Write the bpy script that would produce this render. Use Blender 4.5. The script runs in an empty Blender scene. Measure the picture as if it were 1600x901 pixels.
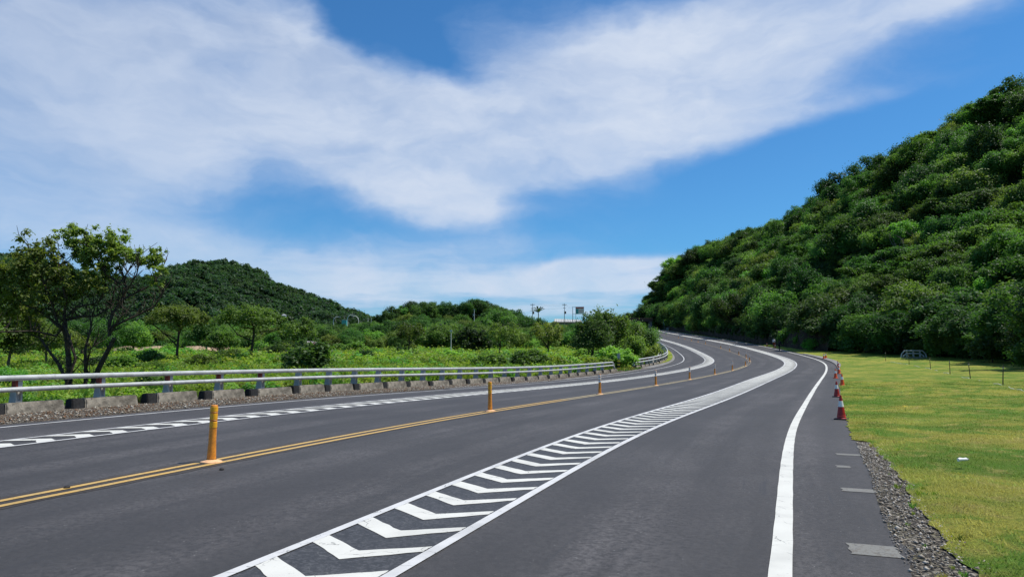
import bpy, math, random
import numpy as np
from mathutils import Vector, Matrix
R = math.radians
sc = bpy.context.scene
col = sc.collection

# ------------------------------------------------------------------ camera
F, HZ, CX, CY, HC = 1155., 553., 800., 450.5, 1.65
PITCH = math.atan((HZ - CY) / F)
cam_d = bpy.data.cameras.new('camera')
cam = bpy.data.objects.new('camera', cam_d); col.objects.link(cam)
cam.location = (0, 0, HC); cam.rotation_euler = (R(90) + PITCH, 0, 0)
cam_d.sensor_width = 36; cam_d.lens = 36 * F / 1600
cam_d.clip_start = .05; cam_d.clip_end = 20000
sc.camera = cam

# ------------------------------------------------------------------ light, sky
SUN_AZ, SUN_EL = 82., 62.
sdir = Vector((math.sin(R(SUN_AZ)) * math.cos(R(SUN_EL)), math.cos(R(SUN_AZ)) * math.cos(R(SUN_EL)), math.sin(R(SUN_EL))))
sl = bpy.data.lights.new('sun', 'SUN'); sl.energy = 5.0; sl.angle = R(.5); sl.color = (1, .95, .87)
so_ = bpy.data.objects.new('sun', sl); col.objects.link(so_)
so_.rotation_euler = (-sdir).to_track_quat('-Z', 'Y').to_euler()
sc.view_settings.view_transform = 'Standard'; sc.view_settings.look = 'None'
sc.view_settings.exposure = 0.0; sc.view_settings.gamma = 1
sc.cycles.max_bounces = 7; sc.cycles.diffuse_bounces = 4; sc.cycles.glossy_bounces = 2
sc.cycles.transmission_bounces = 3; sc.cycles.transparent_max_bounces = 8


class NT:
    def __init__(s, tree): s.t = tree
    def n(s, typ, **kw):
        nd = s.t.nodes.new(typ)
        ins = kw.pop('ins', {})
        for k, v in kw.items(): setattr(nd, k, v)
        for k, v in ins.items():
            if isinstance(v, bpy.types.NodeSocket): s.t.links.new(v, nd.inputs[k])
            else: nd.inputs[k].default_value = v
        return nd
    def m(s, op, a, b=0., c=0.):
        return s.n('ShaderNodeMath', operation=op, ins={0: a, 1: b, 2: c}).outputs[0]
    def mix(s, f, a, b, mode='MIX'):
        nd = s.n('ShaderNodeMix', data_type='RGBA', blend_type=mode)
        for k, v in ((0, f), (6, a), (7, b)):
            if isinstance(v, bpy.types.NodeSocket): s.t.links.new(v, nd.inputs[k])
            else: nd.inputs[k].default_value = v if k == 0 else (v if len(v) == 4 else (*v, 1))
        return nd.outputs[2]
    def ramp(s, f, stops, interp='LINEAR'):
        nd = s.n('ShaderNodeValToRGB', ins={0: f}); cr = nd.color_ramp; cr.interpolation = interp
        while len(cr.elements) < len(stops): cr.elements.new(.5)
        for e, (p, c) in zip(cr.elements, stops):
            e.position = p; e.color = (c, c, c, 1) if isinstance(c, (int, float)) else (*c, 1)
        return nd.outputs[0]
    def sstep(s, v, a, b):
        return s.n('ShaderNodeMapRange', interpolation_type='SMOOTHSTEP', ins={0: v, 1: a, 2: b, 3: 0., 4: 1.}).outputs[0]
    def noise(s, vec, scale, detail=3., rough=.55, dist=0.):
        return s.n('ShaderNodeTexNoise', ins={'Vector': vec, 'Scale': scale, 'Detail': detail, 'Roughness': rough, 'Distortion': dist}).outputs[0]
    def mapv(s, vec, scale=(1, 1, 1), loc=(0, 0, 0), rot=(0, 0, 0), typ='POINT'):
        return s.n('ShaderNodeMapping', vector_type=typ, ins={'Vector': vec, 'Location': loc, 'Rotation': rot, 'Scale': scale}).outputs[0]


def px_ae(px, py):
    u, v = (px - CX) / F, (CY - py) / F
    cp, sp = math.cos(PITCH), math.sin(PITCH)
    d = Vector((u, cp - v * sp, sp + v * cp)).normalized()
    return math.atan2(d.x, d.y), math.asin(d.z)


world = bpy.data.worlds.new('World'); sc.world = world; world.use_nodes = True
W_ = NT(world.node_tree); world.node_tree.nodes.clear()
sky = W_.n('ShaderNodeTexSky', sky_type='NISHITA', sun_disc=False, sun_elevation=R(SUN_EL), sun_rotation=R(SUN_AZ),
           altitude=50, air_density=1.0, dust_density=.6, ozone_density=2.5)
SKY_K = .10
tc = W_.n('ShaderNodeTexCoord').outputs['Generated']
sx = W_.n('ShaderNodeSeparateXYZ', ins={0: W_.n('ShaderNodeVectorMath', operation='NORMALIZE', ins={0: tc}).outputs[0]})
az = W_.m('ARCTAN2', sx.outputs[0], sx.outputs[1]); el = W_.m('ARCSINE', sx.outputs[2])
ae = W_.n('ShaderNodeCombineXYZ', ins={0: az, 1: el, 2: 0.}).outputs[0]
warp = W_.n('ShaderNodeTexNoise', ins={'Vector': W_.mapv(tc, (1, 1, 1.6)), 'Scale': 5., 'Detail': 5., 'Roughness': .55})
wv = W_.n('ShaderNodeVectorMath', operation='MULTIPLY_ADD', ins={0: warp.outputs['Color'], 1: (.16, .10, 0), 2: (-.08, -.05, 0)}).outputs[0]
aew = W_.n('ShaderNodeVectorMath', operation='ADD', ins={0: ae, 1: wv}).outputs[0]
blobs = [  # px, py, sx, sy, rotation (deg, counter-clockwise in the sky), amount
    (1200, 45, 250, 62, 14, .95), (1020, 150, 200, 75, 14, .85), (850, 85, 130, 60, 0, .45), (700, 205, 120, 60, -8, .62), (600, 175, 120, 55, -20, .45),
    (665, 292, 100, 44, -14, 1.1), (560, 255, 130, 46, -18, .75), (760, 255, 90, 30, 0, .35), (1150, 190, 150, 40, 14, .45), (900, 225, 130, 40, 4, .45), (1020, 60, 120, 40, 10, .3),
    (330, 150, 260, 170, -10, .42), (430, 50, 120, 60, 0, .40), (110, 80, 200, 110, 0, .66), (60, 275, 190, 100, 0, .62), (200, 215, 140, 70, 0, .45), (470, 120, 70, 60, -40, .35),
    (1430, 8, 170, 34, 15, .85), (1330, 163, 90, 12, 6, .45), (1300, 60, 120, 40, 15, .3),
    (575, 16, 60, 40, -10, -1.3), (680, 70, 70, 22, -30, -.75), (340, 140, 60, 40, 20, -.30), (340, 235, 90, 30, -10, -.15), (400, 325, 150, 26, -6, -.28), (790, 240, 60, 20, 0, -.30), (1200, 235, 120, 16, 16, -.4),
    (970, 410, 110, 9, 4, 1.1), (900, 442, 160, 12, 2, .75), (560, 440, 220, 14, 0, .4), (1010, 440, 60, 22, 0, .5), (310, 385, 100, 20, -4, .55), (120, 370, 160, 24, 0, .2), (700, 425, 260, 30, 0, .55),
    (600, 472, 80, 16, 0, .65), (880, 482, 100, 14, 0, .75), (780, 385, 120, 12, 2, .2), (820, 330, 60, 8, 4, .15), (470, 425, 150, 24, 0, .22)]
tot = None
for px, py, wx, wy, rot, amt in blobs:
    a0, e0 = px_ae(px, py)
    vec = aew if wy > 20 else W_.n('ShaderNodeVectorMath', operation='MULTIPLY_ADD', ins={0: wv, 1: (.35, .22, 0), 2: ae}).outputs[0]
    v = W_.mapv(vec, (wx / F, wy / F, 1), (a0, e0, 0), (0, 0, R(rot)), 'TEXTURE')
    d2 = W_.n('ShaderNodeVectorMath', operation='DOT_PRODUCT', ins={0: v, 1: v}).outputs['Value']
    g = W_.m('MULTIPLY', W_.m('EXPONENT', W_.m('MULTIPLY', d2, -.6)), amt)
    tot = g if tot is None else W_.m('ADD', tot, g)
# the rest of the sky, out of the frame, carries the same broken cloud
outn = W_.noise(W_.mapv(tc, (1, 1, 2.2)), 1.7, 4)
inframe = W_.m('MULTIPLY', W_.sstep(W_.m('ABSOLUTE', az), .95, .66), W_.sstep(el, .62, .48))
tot = W_.m('ADD', tot, W_.m('MULTIPLY', W_.m('MULTIPLY', W_.sstep(outn, .40, .70), .9), W_.m('SUBTRACT', 1., inframe)))
fine = W_.noise(W_.mapv(aew, (2.2, 6, 1), rot=(0, 0, R(-8))), 3.2, 7, .6)
streak = W_.noise(W_.mapv(ae, (3, 26, 1)), 3.0, 6, .6)
tot = W_.m('ADD', tot, W_.m('MULTIPLY', W_.m('SUBTRACT', fine, .5), .72))
lowmask = W_.sstep(el, .17, .03)
tot = W_.m('ADD', tot, W_.m('MULTIPLY', W_.m('SUBTRACT', streak, .44), W_.m('MULTIPLY', lowmask, 1.6)))
soft = W_.noise(W_.mapv(aew, (1.6, 3.4, 1), rot=(0, 0, R(-12))), 2.4, 5, .55)
soft2 = W_.noise(W_.mapv(aew, (3, 9, 1), rot=(0, 0, R(10))), 3.4, 6, .6)
dens = W_.m('ADD', W_.m('ADD', .52, W_.m('MULTIPLY', W_.sstep(soft, .30, .66), .36)), W_.m('MULTIPLY', W_.sstep(soft2, .35, .65), .12))
dens = W_.m('MULTIPLY', dens, W_.m('ADD', .74, W_.m('MULTIPLY', W_.sstep(az, -.62, -.18), .26)))
alpha = W_.m('MULTIPLY', W_.m('MULTIPLY', W_.sstep(tot, .06, 1.15), dens), .99)
shade = W_.noise(W_.mapv(tc, (1, 1, 2)), 4.5, 5)
ccol = W_.mix(W_.sstep(W_.m('ADD', tot, W_.m('MULTIPLY', shade, .5)), .45, 1.45), (.42, .56, .82), (.65, .73, .87))
skyc = W_.mix(1., W_.n('ShaderNodeHueSaturation', ins={'Saturation': 1.0, 'Value': 1.0, 'Color': sky.outputs[0]}).outputs[0], (SKY_K * .40, SKY_K * .90, SKY_K * 1.28), 'MULTIPLY')
final = W_.mix(alpha, skyc, ccol)
final = W_.mix(1., final, (1 / SKY_K,) * 3, 'MULTIPLY')
bg = W_.n('ShaderNodeBackground', ins={0: final, 1: SKY_K})
W_.t.links.new(bg.outputs[0], W_.n('ShaderNodeOutputWorld').inputs[0])

# ------------------------------------------------------------------ road geometry: s along the centre line, o across (right positive)
P0 = [-3.2363, 15.255]
HV = [0.41203, 0.33003, 0.40114, 0.40883, 0.42231, 0.43601, 0.3976, 0.23057, 0.16559, 0.11257, 0.12569, 0.13077]
GV = [0.0066827, -0.0055843, 0.011651, 0.03716, 0.045576, 0.045316, 0.044791, 0.043333]
BV = [-0.00065943, -0.011489, 0.0074909, 0.0041913, 0.016784, 0.0096195]
OFF = {
 'A': [7.5164, 8.2879, 8.3838, 8.4109, 8.0345, 8.2288, 7.787, 7.803],
 'BR': [5.2414, 5.2974, 5.4657, 5.3745, 5.1117, 5.0739, 4.998, 4.9641],
 'BL': [4.1415, 4.1406, 4.2483, 3.8819, 3.8611, 4.0288, 3.9443, 3.9522],
 'C': [0.] * 8,
 'DR': [-4.55, -4.45, -4.2, -4.2, -4.1, -4.6163, -4.8964, -4.9043],
 'DL': [-5.32, -5.33, -5.45, -5.3776, -5.2442, -5.6212, -6.1838, -6.1758],
 'E': [-7.3508, -7.559, -7.4936, -7.701, -7.8936, -8.1934, -8.3438, -8.3421]}
hk = np.array([-12, 5, 20, 35, 50, 65, 80, 100, 130, 180, 260, 500.])
zk = np.array([-12, 30, 60, 90, 130, 190, 280, 500.])
bk = np.array([-12, 20, 50, 80, 130, 500.])
okn = np.array([-12, 10, 30, 55, 80, 120, 200, 500.])


def interp(x, k, v):
    v = np.asarray(v, float); x = np.clip(np.asarray(x, float), k[0], k[-1])
    m = np.gradient(v, k); i = np.clip(np.searchsorted(k, x) - 1, 0, len(k) - 2)
    h = k[i + 1] - k[i]; t = (x - k[i]) / h
    return (2*t**3 - 3*t**2 + 1)*v[i] + (t**3 - 2*t**2 + t)*h*m[i] + (-2*t**3 + 3*t**2)*v[i+1] + (t**3 - t**2)*h*m[i+1]


SA = np.arange(-60, 560.01, .25)
_h = interp(SA, hk, HV); _h = _h - np.radians(np.clip(SA - 385, 0, 200)) * .55
_g = interp(SA, zk, GV); _g = np.where(SA < -12, 0, _g)
CXs = np.concatenate([[0], np.cumsum(np.sin((_h[1:] + _h[:-1]) / 2)) * .25])
CYs = np.concatenate([[0], np.cumsum(np.cos((_h[1:] + _h[:-1]) / 2)) * .25])
CZs = np.concatenate([[0], np.cumsum((_g[1:] + _g[:-1]) / 2) * .25])
_i0 = int(np.searchsorted(SA, 10))
CXs += P0[0] - CXs[_i0]; CYs += P0[1] - CYs[_i0]; CZs -= CZs[_i0]
_b = interp(SA, bk, BV)


def off(n, s): return interp(s, okn, OFF[n])


def W(s, o, dz=0.):
    s = np.asarray(s, float); o = np.asarray(o, float)
    f = lambda a: np.interp(s, SA, a)
    h = f(_h)
    return np.stack([f(CXs) + o * np.cos(h), f(CYs) - o * np.sin(h), f(CZs) + f(_b) * o + dz + 0 * o], -1)


def heading(s): return float(np.interp(s, SA, _h))


def to_so(x, y):
    x = np.atleast_1d(np.asarray(x, float)).ravel(); y = np.atleast_1d(np.asarray(y, float)).ravel()
    s = np.empty(len(x)); o = np.empty(len(x))
    cs = slice(None, None, 6); ax, ay, aS, aH = CXs[cs], CYs[cs], SA[cs], _h[cs]
    for k in range(0, len(x), 4000):
        xx, yy = x[k:k+4000], y[k:k+4000]
        i = ((ax[None] - xx[:, None])**2 + (ay[None] - yy[:, None])**2).argmin(1)
        dx, dy = xx - ax[i], yy - ay[i]
        s[k:k+4000] = aS[i] + dx*np.sin(aH[i]) + dy*np.cos(aH[i]); o[k:k+4000] = dx*np.cos(aH[i]) - dy*np.sin(aH[i])
    return s, o


def smooth(t): t = np.clip(t, 0, 1); return t * t * (3 - 2 * t)


def ground(x, y):
    x = np.atleast_1d(np.asarray(x, float)).ravel(); y = np.atleast_1d(np.asarray(y, float)).ravel()
    s, o = to_so(x, y)
    edge = np.interp(s, SA, CZs) + np.interp(s, SA, _b) * np.clip(o, -10.6, 14) + .012 * np.clip(o - 14, 0, 20)
    zl = -.5 + .018 * np.clip(y - 40, 0, 420) + 8.5 * np.exp(-((x + 22) / 70)**2 - ((y - 290) / 60)**2)
    zl = zl + 4 * np.exp(-((x - 30) / 50)**2 - ((y - 300) / 60)**2)
    w = smooth((-10.8 - o) / 14)
    return edge * (1 - w) + zl * w


rng = np.random.default_rng(7)
random.seed(7)

# ------------------------------------------------------------------ helpers
def tag(o, label=None, cat=None, group=None, kind=None):
    if label: o['label'] = label
    if cat: o['category'] = cat
    if group: o['group'] = group
    if kind: o['kind'] = kind
    return o


def empty(name, loc=(0, 0, 0), rz=0.):
    o = bpy.data.objects.new(name, None); col.objects.link(o)
    o.location = [float(v) for v in loc]; o.rotation_euler = (0, 0, rz); o.empty_display_size = .2
    return o


def npmesh(name, v, f, mat=None, smooth_=False, uv=None, tint=None):
    """v (n,3); f (m,k) all faces with the same number of corners"""
    v = np.asarray(v, np.float32); f = np.asarray(f, np.int32); k = f.shape[1]
    me = bpy.data.meshes.new(name)
    me.vertices.add(len(v)); me.vertices.foreach_set('co', v.ravel())
    me.loops.add(f.size); me.loops.foreach_set('vertex_index', f.ravel())
    me.polygons.add(len(f)); me.polygons.foreach_set('loop_start', np.arange(0, f.size, k, dtype=np.int32))
    try: me.polygons.foreach_set('loop_total', np.full(len(f), k, np.int32))
    except Exception: pass
    me.update(calc_edges=True)
    if smooth_: me.polygons.foreach_set('use_smooth', np.ones(len(f), bool))
    if uv is not None:
        l = me.uv_layers.new(name='UVMap'); l.data.foreach_set('uv', np.asarray(uv, np.float32)[f.ravel()].ravel())
    if tint is not None:
        a = me.attributes.new('tint', 'FLOAT', 'POINT'); a.data.foreach_set('value', np.asarray(tint, np.float32))
    if mat: me.materials.append(mat)
    me.validate()
    return me


def link(name, me, parent=None):
    o = bpy.data.objects.new(name, me); col.objects.link(o)
    if parent: o.parent = parent
    return o


class MB:
    def __init__(s): s.v = []; s.f = []; s.mi = []; s.sm = []
    def add(s, vs, fs, mi=0, sm=False):
        b = len(s.v); s.v += [tuple(map(float, p)) for p in vs]; s.f += [tuple(i + b for i in q) for q in fs]
        s.mi += [mi] * len(fs); s.sm += [sm] * len(fs)
    def box(s, lo, hi, mi=0, T=None):
        (x0, y0, z0), (x1, y1, z1) = lo, hi
        vs = [Vector(p) for p in ((x0,y0,z0),(x1,y0,z0),(x1,y1,z0),(x0,y1,z0),(x0,y0,z1),(x1,y0,z1),(x1,y1,z1),(x0,y1,z1))]
        if T is not None: vs = [T @ p for p in vs]
        s.add(vs, [(0,3,2,1),(4,5,6,7),(0,1,5,4),(1,2,6,5),(2,3,7,6),(3,0,4,7)], mi)
    def tube(s, pts, rad, n=8, mi=0, cap=True, sm=True):
        pts = [Vector(p) for p in pts]; rings = []
        if isinstance(rad, (int, float)): rad = [rad] * len(pts)
        up = None
        for i, p in enumerate(pts):
            t = (pts[min(i+1, len(pts)-1)] - pts[max(i-1, 0)]).normalized()
            if up is None: up = Vector((0, 0, 1)) if abs(t.z) < .9 else Vector((1, 0, 0))
            a = t.cross(up).normalized(); b = a.cross(t).normalized(); up = b
            rings.append([p + (a * math.cos(2*math.pi*k/n) + b * math.sin(2*math.pi*k/n)) * rad[i] for k in range(n)])
        vs = [q for r in rings for q in r]; fs = []
        for i in range(len(pts) - 1):
            for k in range(n): fs.append((i*n+k, i*n+(k+1) % n, (i+1)*n+(k+1) % n, (i+1)*n+k))
        s.add(vs, fs, mi, sm)
        if cap:
            s.add(rings[0], [tuple(range(n))], mi); s.add(rings[-1], [tuple(range(n))[::-1]], mi)
    def lathe(s, prof, n=20, mi=0, sm=True, mis=None):
        m = len(prof); vs = [(r*math.cos(2*math.pi*k/n), r*math.sin(2*math.pi*k/n), z) for r, z in prof for k in range(n)]
        for i in range(m-1):
            s.add([vs[i*n+k] for k in range(n)] + [vs[(i+1)*n+k] for k in range(n)],
                  [(k, (k+1) % n, n+(k+1) % n, n+k) for k in range(n)], mis[i] if mis else mi, sm)
    def mesh(s, name, mats):
        me = bpy.data.meshes.new(name); me.from_pydata(s.v, [], s.f)
        for m in (mats if isinstance(mats, (list, tuple)) else [mats]): me.materials.append(m)
        me.polygons.foreach_set('material_index', s.mi); me.polygons.foreach_set('use_smooth', s.sm); me.update()
        return me
    def build(s, name, mats, parent=None): return link(name, s.mesh(name, mats), parent)


def copy_tree(o, parent=None):
    c = o.copy(); col.objects.link(c); c.parent = parent
    for ch in list(o.children): copy_tree(ch, c)
    return c


# ------------------------------------------------------------------ materials
def mat(name, base=(.5, .5, .5), rough=.7, spec=.4, var=0., vscale=8., bump=0., bscale=60., metal=0., col2=None, coord='Object'):
    m = bpy.data.materials.new(name); m.use_nodes = True; t = m.node_tree; t.nodes.clear(); n = NT(t)
    c = n.n('ShaderNodeTexCoord').outputs[coord]
    f = n.noise(c, vscale, 5)
    dark = tuple(x * (1 - var) for x in base); lite = tuple(min(1, x * (1 + var)) for x in base)
    colr = n.mix(n.sstep(f, .3, .7), dark, lite)
    if col2: colr = n.mix(n.sstep(n.noise(c, vscale * 2.7, 6, .65), .52, .68), colr, col2)
    b = n.n('ShaderNodeBsdfPrincipled', ins={'Base Color': colr, 'Roughness': rough, 'Metallic': metal, 'Specular IOR Level': spec})
    if bump:
        bn = n.n('ShaderNodeBump', ins={'Height': n.noise(c, bscale, 4), 'Strength': bump, 'Distance': .02}); t.links.new(bn.outputs[0], b.inputs['Normal'])
    t.links.new(b.outputs[0], n.n('ShaderNodeOutputMaterial').inputs[0])
    return m


def leaf_mat(name, dark, mid, lite, tr=.50, gloss=.35):
    m = bpy.data.materials.new(name); m.use_nodes = True; t = m.node_tree; t.nodes.clear(); n = NT(t)
    at = n.n('ShaderNodeAttribute', attribute_name='tint').outputs['Fac']
    oi = n.n('ShaderNodeObjectInfo').outputs['Random']
    f = n.m('ADD', n.m('MULTIPLY', at, .75), n.m('MULTIPLY', oi, .3))
    c = n.ramp(f, [(0, dark), (.5, mid), (1, lite)])
    c = n.n('ShaderNodeHueSaturation', ins={'Hue': n.m('ADD', .475, n.m('MULTIPLY', n.m('FRACT', n.m('MULTIPLY', oi, 7.3)), .05)),
            'Saturation': .95, 'Value': n.m('ADD', .72, n.m('MULTIPLY', n.m('FRACT', n.m('MULTIPLY', oi, 13.7)), .7)), 'Color': c}).outputs[0]
    p = n.n('ShaderNodeBsdfPrincipled', ins={'Base Color': c, 'Roughness': .55, 'Specular IOR Level': gloss})
    tl = n.n('ShaderNodeBsdfTranslucent', ins={'Color': n.mix(1., c, (1.1, 1.25, .5), 'MULTIPLY')})
    mx = n.n('ShaderNodeMixShader', ins={0: tr, 1: p.outputs[0], 2: tl.outputs[0]})
    t.links.new(mx.outputs[0], n.n('ShaderNodeOutputMaterial').inputs[0])
    return m


M = {}
M['leaf_mid'] = leaf_mat('leaf_mid', (0.036, 0.083, 0.020), (0.078, 0.167, 0.034), (0.167, 0.304, 0.058))
M['leaf_dark'] = leaf_mat('leaf_dark', (0.020, 0.050, 0.016), (0.043, 0.099, 0.024), (0.088, 0.177, 0.039))
M['leaf_olive'] = leaf_mat('leaf_olive', (0.058, 0.088, 0.020), (0.128, 0.186, 0.039), (0.245, 0.324, 0.068))
M['leaf_bright'] = leaf_mat('leaf_bright', (0.061, 0.149, 0.021), (0.131, 0.289, 0.044), (0.245, 0.455, 0.088))
M['leaf_weed'] = leaf_mat('leaf_weed', (.10, .18, .018), (.21, .31, .030), (.34, .40, .06))
M['leaf_dry'] = leaf_mat('leaf_dry', (.14, .12, .045), (.28, .24, .09), (.42, .36, .15))
M['leaf_tree'] = leaf_mat('leaf_tree', (.060, .095, .020), (.15, .205, .040), (.32, .36, .07), .5)
M['leaf_far'] = leaf_mat('leaf_far', (.017, .046, .024), (.034, .080, .036), (.068, .130, .052))
M['bark'] = mat('bark', (.055, .042, .032), .9, .2, .5, 9, .6, 30)
M['bark_pale'] = mat('bark_pale', (.17, .14, .11), .9, .2, .4, 9, .5, 30)
M['amber'] = mat('amber', (.72, .27, .03), .45, .5, .18, 14, .1, 40, col2=(.45, .17, .03))
M['amber_band'] = mat('amber_band', (.85, .42, .02), .3, .6, .1, 30)
M['orange_pale'] = mat('orange_pale', (.72, .42, .22), .6, .4, .2, 18)
M['white_band'] = mat('white_band', (.8, .8, .76), .35, .5, .08, 30)
M['cone_orange'] = mat('cone_orange', (.75, .10, .02), .45, .5, .12, 9)
M['cone_red'] = mat('cone_red', (.36, .018, .014), .45, .5, .2, 9)
M['cone_rim'] = mat('cone_rim', (.62, .04, .03), .45, .5, .2, 9)
M['rubber'] = mat('rubber', (.03, .028, .028), .8, .3, .3, 10)
M['galv'] = mat('galv', (.44, .455, .45), .55, .45, .14, 2.2, .08, 20, metal=.1, col2=(.33, .34, .325))
M['galv_dull'] = mat('galv_dull', (.40, .395, .375), .6, .4, .2, 6, .1, 20)
M['rust'] = mat('rust', (.22, .045, .03), .8, .3, .4, 20)
M['concrete'] = mat('concrete', (.24, .215, .175), .95, .2, .45, 4, 1., 30, col2=(.10, .092, .075))
M['concrete_lite'] = mat('concrete_lite', (.22, .215, .205), .9, .2, .25, 1.2, .3, 20, col2=(.15, .14, .12))
M['black_paint'] = mat('black_paint', (.018, .018, .018), .7, .3, .4, 12, .6, 45)
M['dark_wall'] = mat('dark_wall', (.042, .030, .021), .95, .15, .5, .8, 1., 4, col2=(.015, .022, .010))
M['roof_white'] = mat('roof_white', (.46, .46, .43), .5, .4, .08, .5)
M['roof_grey'] = mat('roof_grey', (.35, .36, .37), .6, .4, .1, .5)
M['wall_grey'] = mat('wall_grey', (.16, .16, .15), .9, .2, .2, .5)
M['red_roof'] = mat('red_roof', (.26, .05, .03), .7, .3, .2, 1)
M['pole_grey'] = mat('pole_grey', (.16, .16, .165), .7, .4, .1, 2)
M['pole_white'] = mat('pole_white', (.55, .56, .52), .6, .4, .1, 2)
M['teal'] = mat('teal', (.06, .30, .30), .5, .4, .1, 2)
M['sign_red'] = mat('sign_red', (.5, .14, .12), .5, .4, .1, 2)
M['yellow'] = mat('yellow', (.75, .55, .03), .6, .4, .2, 30)
M['white_plastic'] = mat('white_plastic', (.8, .8, .78), .4, .5, .05, 30)
M['wood_post'] = mat('wood_post', (.10, .085, .06), .9, .2, .3, 10)
M['rope'] = mat('rope', (.62, .62, .56), .8, .2, .1, 10)
M['earth'] = mat('earth', (.38, .27, .19), .95, .1, .25, .6, .5, 5)
M['skin'] = mat('skin', (.42, .25, .17), .6, .4, .05, 10)
M['cloth_dark'] = mat('cloth_dark', (.018, .02, .028), .85, .2, .2, 14)
M['cloth_white'] = mat('cloth_white', (.72, .70, .68), .85, .2, .08, 14)
M['cloth_rust'] = mat('cloth_rust', (.22, .05, .03), .85, .2, .1, 14)
M['hair'] = mat('hair', (.012, .01, .009), .6, .4, .2, 30)
M['brown_deck'] = mat('brown_deck', (.16, .095, .06), .85, .3, .3, 2)
M['dark_steel'] = mat('dark_steel', (.07, .045, .035), .7, .4, .3, 3)


def mat_asphalt():
    m = bpy.data.materials.new('asphalt'); m.use_nodes = True; t = m.node_tree; t.nodes.clear(); n = NT(t)
    tcn = n.n('ShaderNodeTexCoord'); c = tcn.outputs['Object']; uv = tcn.outputs['UV']
    big = n.noise(c, .22, 5, .6); mid = n.noise(c, 2.2, 4, .6); grain = n.noise(c, 16, 8, .92)
    streak = n.noise(n.mapv(uv, (.10, 1.6, 1)), 1.0, 5, .65)
    base = n.mix(n.sstep(big, .3, .7), (.056, .0515, .050), (.104, .096, .094))
    base = n.mix(n.m('MULTIPLY', n.sstep(streak, .46, .64), .72), base, (.043, .040, .040))
    base = n.mix(n.m('MULTIPLY', n.sstep(mid, .50, .70), .55), base, (.047, .044, .044))
    base = n.mix(n.m('MULTIPLY', n.sstep(grain, .45, .57), .85), base, (.026, .0245, .0245))
    spk = n.n('ShaderNodeTexVoronoi', ins={'Vector': c, 'Scale': 17.}).outputs['Distance']
    spc = n.noise(c, 5, 3)
    base = n.mix(n.m('MULTIPLY', n.m('MULTIPLY', n.sstep(spk, .17, .07), n.sstep(spc, .50, .60)), .6), base, (.30, .29, .28))
    ov = n.n('ShaderNodeSeparateXYZ', ins={0: uv}).outputs[1]
    lane = n.m('ABSOLUTE', n.m('SINE', n.m('MULTIPLY', n.m('ADD', ov, n.m('MULTIPLY', n.noise(uv, .12, 2), .6)), 3.14159 / 1.75)))
    base = n.mix(n.m('MULTIPLY', n.m('MULTIPLY', n.sstep(lane, .30, .95), n.sstep(n.noise(n.mapv(uv, (.08, .5, 1)), 1., 4), .25, .55)), .60), base, (.034, .032, .032))
    oil = n.n('ShaderNodeTexVoronoi', ins={'Vector': n.mapv(uv, (.8, 1.4, 1)), 'Scale': 1.1}).outputs['Distance']
    base = n.mix(n.m('MULTIPLY', n.m('MULTIPLY', n.sstep(oil, .10, .02), n.sstep(n.noise(uv, .9, 2), .5, .6)), .7), base, (.022, .021, .021))
    # transverse joint lines and skid marks
    sk = n.noise(n.mapv(uv, (.35, 9, 1)), 1.0, 3, .5)
    sk2 = n.noise(uv, .5, 2)
    base = n.mix(n.m('MULTIPLY', n.m('MULTIPLY', n.sstep(sk, .62, .70), n.sstep(sk2, .50, .60)), .75), base, (.035, .035, .038))
    b = n.n('ShaderNodeBsdfPrincipled', ins={'Base Color': base, 'Roughness': .72, 'Specular IOR Level': .45})
    bn = n.n('ShaderNodeBump', ins={'Height': grain, 'Strength': .7, 'Distance': .008}); t.links.new(bn.outputs[0], b.inputs['Normal'])
    t.links.new(b.outputs[0], n.n('ShaderNodeOutputMaterial').inputs[0]); return m


def mat_paint(name, colr, wear, edge=(.09, .09, .095), thr=.62, dirt=(.5, .47, .40)):
    m = bpy.data.materials.new(name); m.use_nodes = True; t = m.node_tree; t.nodes.clear(); n = NT(t)
    c = n.n('ShaderNodeTexCoord').outputs['Object']
    a = n.noise(c, 26, 6, .72); b_ = n.noise(c, 3, 4)
    vo = n.n('ShaderNodeTexVoronoi', feature='DISTANCE_TO_EDGE', ins={'Vector': n.n('ShaderNodeVectorMath', operation='MULTIPLY_ADD',
             ins={0: n.n('ShaderNodeTexNoise', ins={'Vector': c, 'Scale': 6.}).outputs['Color'], 1: (.2, .2, .2), 2: c}).outputs[0], 'Scale': 2.3}).outputs['Distance']
    base = n.mix(n.m('MULTIPLY', n.sstep(b_, .35, .7), .5), colr, dirt)
    base = n.mix(n.m('MULTIPLY', n.sstep(a, thr, thr + .1), wear), base, edge)
    base = n.mix(n.m('MULTIPLY', n.m('MULTIPLY', n.sstep(vo, .012, .004), n.sstep(b_, .45, .6)), .8 * min(1, wear * 2)), base, (.10, .10, .095))
    tyre = n.noise(n.mapv(n.n('ShaderNodeTexCoord').outputs['UV'] if False else c, (.5, .5, 1), rot=(0, 0, .38)), 1.1, 4, .6)
    base = n.mix(n.m('MULTIPLY', n.sstep(tyre, .50, .68), .38), base, tuple(x * .55 for x in dirt))
    p = n.n('ShaderNodeBsdfPrincipled', ins={'Base Color': base, 'Roughness': .6, 'Specular IOR Level': .4})
    bn = n.n('ShaderNodeBump', ins={'Height': a, 'Strength': .3, 'Distance': .004}); t.links.new(bn.outputs[0], p.inputs['Normal'])
    t.links.new(p.outputs[0], n.n('ShaderNodeOutputMaterial').inputs[0]); return m


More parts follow.
